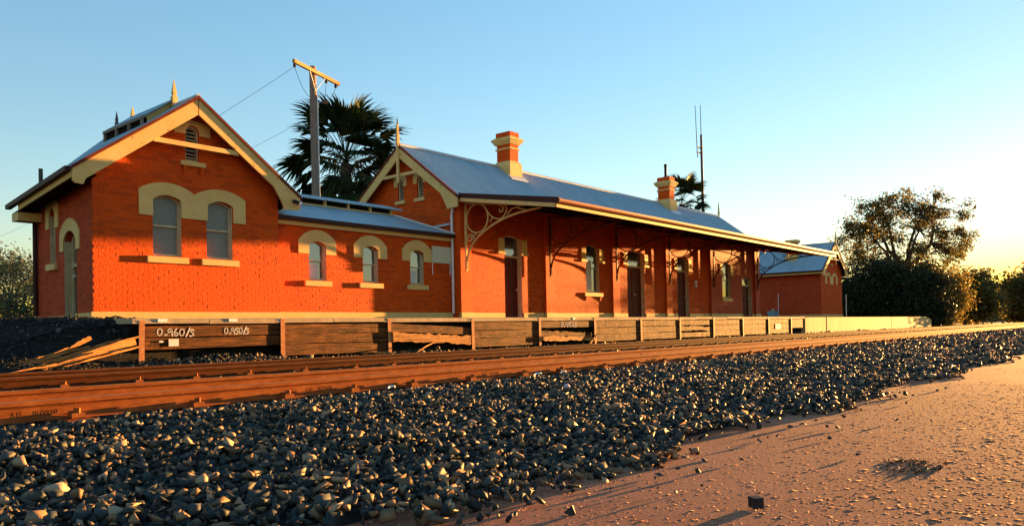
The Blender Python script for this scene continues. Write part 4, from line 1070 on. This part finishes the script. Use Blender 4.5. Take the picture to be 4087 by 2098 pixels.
tree('roadside_tree', (165, 17.0, -.3), 8.8, (165, 17.2, 4.3), (6.0, 4.4, 4.5), 130, 16000, .55, 1.0, 'leaf_olive', 'broad olive tree growing closest to where the rails vanish', seed=26, trunk_r=.3, fork=.25, hollow=.1, lim=.4)
tree('roadside_tree', (190, 45, -.3), 8.5, (190, 45, 4.0), (8, 8, 4.2), 110, 12000, .7, 1.3, 'leaf_olive', 'olive tree standing far back between the golden tree and the rounded one', seed=31, trunk_r=.3, fork=.25, hollow=.1, lim=.3)
# scrub behind the platform end on the left
tree('scrub_tree', (8.3, 30, .5), 3.4, (8.2, 30, 1.9), (1.9, 1.6, 1.5), 70, 8500, .095, .26, 'leaf_grey', 'grey green scrub tree beyond the station side door', seed=41, trunk_r=.09, fork=.25, hollow=.2, lim=.7)
tree('scrub_tree', (10.3, 34, .5), 3.9, (10.4, 34, 2.5), (1.2, 1.4, 1.8), 50, 6000, .10, .28, 'leaf_grey', 'taller wispy scrub tree half hidden by the station side wall', seed=43, trunk_r=.08, fork=.3, hollow=.2, lim=.8)
tree('scrub_tree', (6.0, 32, .5), 2.9, (6.0, 32, 1.6), (1.6, 1.6, 1.3), 55, 6000, .095, .26, 'leaf_grey', 'low rounded scrub tree standing clear of the station wall', seed=47, trunk_r=.08, fork=.25, hollow=.2, lim=.7)

# fan palms
def frond_mesh(seed, dead):
    rg = np.random.default_rng(seed); V = []; F = []
    def quad(a, b, c, d):
        k = len(V); V.extend([a, b, c, d]); F.append((k, k + 1, k + 2, k + 3))
    # petiole along +x with a gentle sag
    L = 1.25; pts = [np.array([L * i / 5, 0, -.10 * (i / 5) ** 2]) for i in range(6)]
    for a, b in zip(pts, pts[1:]):
        for w in ((0, .018, 0), (0, 0, .012)):
            w = np.array(w); quad(a - w, a + w, b + w, b - w)
    o = pts[-1]; N = 30
    for i in range(N):
        ang = R(-78 + 156 * i / (N - 1)); ln = (.95 - .25 * abs(ang) / 1.4) * rg.uniform(.88, 1.08)
        d = np.array([math.cos(ang), math.sin(ang), 0]); s = np.array([-math.sin(ang), math.cos(ang), 0])
        p = o.copy(); w0 = .012; sag = rg.uniform(.15, .5) * (2.2 if dead else 1)
        for k in range(4):
            f0, f1 = k / 4, (k + 1) / 4
            q = o + d * ln * f1 + np.array([0, 0, -sag * f1 ** 3 * ln + .04 * (i % 2) * math.sin(3.1 * f1)])
            w1 = [.058, .052, .030, .003][k]
            quad(p - s * w0, p + s * w0, q + s * w1, q - s * w1); p = q; w0 = w1
    me = bpy.data.meshes.new('frond'); me.from_pydata([tuple(v) for v in V], [], F)
    me.materials.append(MATS['frond_dead' if dead else 'frond']); return me
FR = [frond_mesh(i, False) for i in range(6)]; FD = [frond_mesh(20 + i, True) for i in range(3)]
def palm(base, head, scale, seed, label, n=46, nd=20):
    rg = random.Random(seed); t = thing('fan_palm', base, label, 'palm')
    b = Vector(base); h = Vector(head); m = MB()
    pts = [b.lerp(h, i / 8) for i in range(9)]; m.tube(pts, [.34, .30, .28, .27, .26, .26, .27, .30, .22], 10); m.build('trunk', 'bark', t)
    for i in range(n + nd):
        dead = i >= n
        az = i * 2.399963 + rg.uniform(-.2, .2)
        el = R(82 - 125 * (i / n) ** .9 + rg.uniform(-8, 8)) if not dead else R(rg.uniform(-80, -45))
        o = bpy.data.objects.new('frond', rg.choice(FD if dead else FR)); COL.objects.link(o)
        q = Quaternion((0, 0, 1), az) @ Quaternion((0, 1, 0), -el) @ Quaternion((1, 0, 0), rg.uniform(-.5, .5))
        s = scale * rg.uniform(.85, 1.12)
        o.matrix_basis = Matrix.LocRotScale(h + Vector((0, 0, .25 * math.sin(el) - (.25 if dead else 0))), q, (s, s, s))
        attach(o, t)
palm((21.9, 28, .3), (21.9, 28, 8.05), 1.36, 3, 'tall fan palm with a ragged crown behind the utility pole', 66, 28)
palm((50.2, 26, .3), (50.2, 26, 9.1), 1.0, 8, 'fan palm crown rising over the roof beside the second chimney', 48, 10)

# ------------------------------------------------------------------ pole, aerial, wires
up_ = thing('utility_pole', (17.35, 24, .3), 'weathered round timber pole with a tilted looking crossarm behind the low wing', 'utility pole')
MB().tube([(17.42, 24, .2), (17.38, 24, 5), (17.30, 24, 10.38)], [.17, .155, .125], 12).build('pole', 'pole_wood', up_)
A0, A1 = Vector((16.10, 23.45, 10.17)), Vector((18.70, 24.25, 10.10)); mid = (A0 + A1) / 2
MB().bar(A0, A1, .10, .13).build('crossarm', 'arm_wood', up_)
for f in (.33, .67):
    MB().bar(A0.lerp(A1, f) + Vector((0, -.02, -.06)), (17.31, 23.85, 9.45), .03, .012).build('brace', 'zinc', up_)
MB().tube([(17.47, 23.86, .4), (17.44, 23.86, 5), (17.40, 23.87, 9.3)], .028, 6).build('conduit', 'zinc', up_)
for f in (.02, .70, .92):
    p = A0.lerp(A1, f); MB().tube([p + Vector((0, 0, -.06)), p + Vector((0, 0, -.12)), p + Vector((0, 0, -.20)), p + Vector((0, 0, -.21))], [.02, .055, .055, .02], 8).build('insulator', 'rubber', up_)
MB().box(17.62, 17.80, 23.78, 23.92, 9.02, 9.16).build('fuse_box', 'rubber', up_)
MB().tube([(17.36, 23.86, 8.95), (17.50, 23.85, 9.07), (17.62, 23.85, 9.09)], .018, 5).build('fuse_arm', 'zinc', up_)
for z, s in ((8.65, -1), (8.35, 1), (7.75, -1), (7.3, 1)):
    MB().tube([(17.34 + s * .1, 23.95, z), (17.34 + s * .27, 23.9, z), (17.34 + s * .27, 23.9, z + .05)], .011, 5).build('step_bolt', 'iron', up_)
def cable(name, a, b, sag, r, label=None, parent=None):
    a = Vector(a); b = Vector(b); pts = [a.lerp(b, i / 16) + Vector((0, 0, -sag * 4 * (i / 16) * (1 - i / 16))) for i in range(17)]
    o = MB().tube(pts, r, 5).build(name, 'rubber', parent)
    if label: tag(o, label, 'wire')
p = A0.lerp(A1, .02) + Vector((0, 0, -.2))
cable('overhead_wire', p, (17.3, 62, 7.0), .5, .007, 'upper overhead wire leaving the left end of the crossarm')
cable('overhead_wire', (17.2, 24, 8.5), (18.2, 62, 5.6), .4, .006, 'lower overhead wire leaving the shaft of the timber pole')
cable('jumper', p, (17.2, 23.88, 9.15), .25, .009, parent=up_)
cable('jumper', A0.lerp(A1, .70) + Vector((0, 0, -.2)), (17.7, 23.85, 9.14), .02, .008, parent=up_)
cable('jumper', A0.lerp(A1, .92) + Vector((0, 0, -.2)), (17.76, 23.85, 9.10), .12, .008, parent=up_)
am = thing('radio_mast', (53.6, 26, .3), 'thin dark aerial mast with two whip antennas behind the station roof', 'antenna mast')
MB().tube([(53.6, 26, .3), (53.55, 26, 9), (53.5, 26, 14.7)], [.12, .11, .085], 8).build('mast', 'iron', am)
MB().tube([(53.5, 26, 14.65), (53.47, 26, 16.95)], [.03, .02], 6).build('whip_antenna', 'iron', am)
MB().tube([(52.86, 26, 12.9), (52.80, 26, 13.3), (52.62, 26, 16.75)], [.03, .03, .02], 6).build('whip_antenna', 'iron', am)
for z in (13.28, 13.66): MB().bar((52.78, 26, z), (53.62, 25.98, z + .03), .07, .09).build('clamp', 'iron', am)

# ------------------------------------------------------------------ small things on the platform and the stones
bn = thing('crate', (52.2, 20.4, .88), 'small blue grey crate with a bag on it by the outbuilding wall', 'crate')
MB().hexa([(51.95, 20.15, .88), (52.5, 20.15, .88), (52.5, 20.55, .88), (51.95, 20.55, .88), (51.88, 20.08, 1.32), (52.57, 20.08, 1.32), (52.57, 20.62, 1.32), (51.88, 20.62, 1.32)]).build('tub', 'blue_bin', bn)
MB().tube([(52.0, 20.3, 1.34), (52.25, 20.32, 1.42), (52.5, 20.34, 1.36)], [.06, .10, .05], 8).build('bag', 'concrete', bn)
def stake(x, y, h, label):
    o = MB().tube([(x, y, .86), (x + .02, y, .86 + h)], .028, 6).build('steel_stake', 'zinc'); tag(o, label, 'stake')
stake(52.6, 20.1, 1.65, 'thin pale stake in front of the outbuilding side wall'); stake(56.9, 16.9, 1.55, 'thin pale stake in front of the outbuilding gable')
def ball():
    bm = bmesh.new(); bmesh.ops.create_icosphere(bm, subdivisions=3, radius=.045); bm.transform(Matrix.Diagonal((1, .8, .72, 1)))
    me = bpy.data.meshes.new('plastic_cap'); bm.to_mesh(me); bm.free()
    o = link('plastic_cap', me, 'pink', smooth=True); o.location = (6.95, 5.05, -.165); o.rotation_euler = (.5, .3, .2)
    tag(o, 'faded pink rounded plastic cap lying among the ballast', 'litter')
ball()
for x, y, l, a in ((5.6, 6.42, .16, .3), (8.1, 6.35, .2, .1), (8.6, 6.3, .1, -.4), (2.3, 8.0, .12, .2)):
    m = MB(); m.tube([(-l / 2, 0, 0), (-l / 6, .02, .015), (l / 6, -.01, .02), (l / 2, .01, 0)], [.008, .014, .012, .006], 5)
    o = m.build('bleached_stick', 'white'); o.location = (x, y, -.13); o.rotation_euler = (0, 0, a)
    tag(o, 'short bleached stick lying against the rail' , 'stick', 'bleached sticks along the rails')

# dry weed patches on the earth
def tuft(x, y, r, n, h, label):
    rg = np.random.default_rng(int(x * 100)); V = []; F = []
    for i in range(n):
        a = rg.uniform(0, 6.283); d = r * math.sqrt(rg.uniform()); p = np.array([d * math.cos(a), d * math.sin(a) * .6, 0]); L = h * rg.uniform(.4, 1.2); e = rg.normal(size=3); e[2] = abs(e[2]) * .06 + .02; e = e / np.linalg.norm(e) * L
        w = np.cross(e, [0, 0, 1]); w = w / (np.linalg.norm(w) + 1e-6) * .003; k = len(V)
        V += [p - w, p + w, p + e * .6 + w * .7 + [0, 0, .01], p + e]; F.append((k, k + 1, k + 2, k + 3))
    o = raw_mesh('weed_patch', V, F, 'weed'); o.location = (x, y, -.37); tag(o, label, 'weeds', kind='stuff')
simple('weed', (.07, .042, .022), (.15, .095, .05), 20, .9)
tuft(5.04, 1.14, .26, 110, .04, 'thin flat patch of dry dark weeds on the red earth')
# a far belt of scrub closing the horizon
rg = np.random.default_rng(77); n = 26000; t = rg.uniform(0, 1, n)
X = 300 + 420 * t + rg.normal(0, 12, n); Y = 12 + 130 * rg.uniform(0, 1, n) ** 1.3 + (X - 300) * .06; Z = -.3 + np.abs(rg.normal(0, .45, n)) * (6.5 + 2.5 * np.sin(Y * .35) + 1.5 * np.sin(Y * .9 + X * .1))
V, F = leaf_cloud(np.stack([X, Y, np.minimum(Z, 11)], 1), 1.5, .2, rg, .4)
tag(raw_mesh('distant_scrub', V, F, 'leaf_olive'), 'far belt of scrub along the horizon beyond the line', 'scrub', kind='stuff')
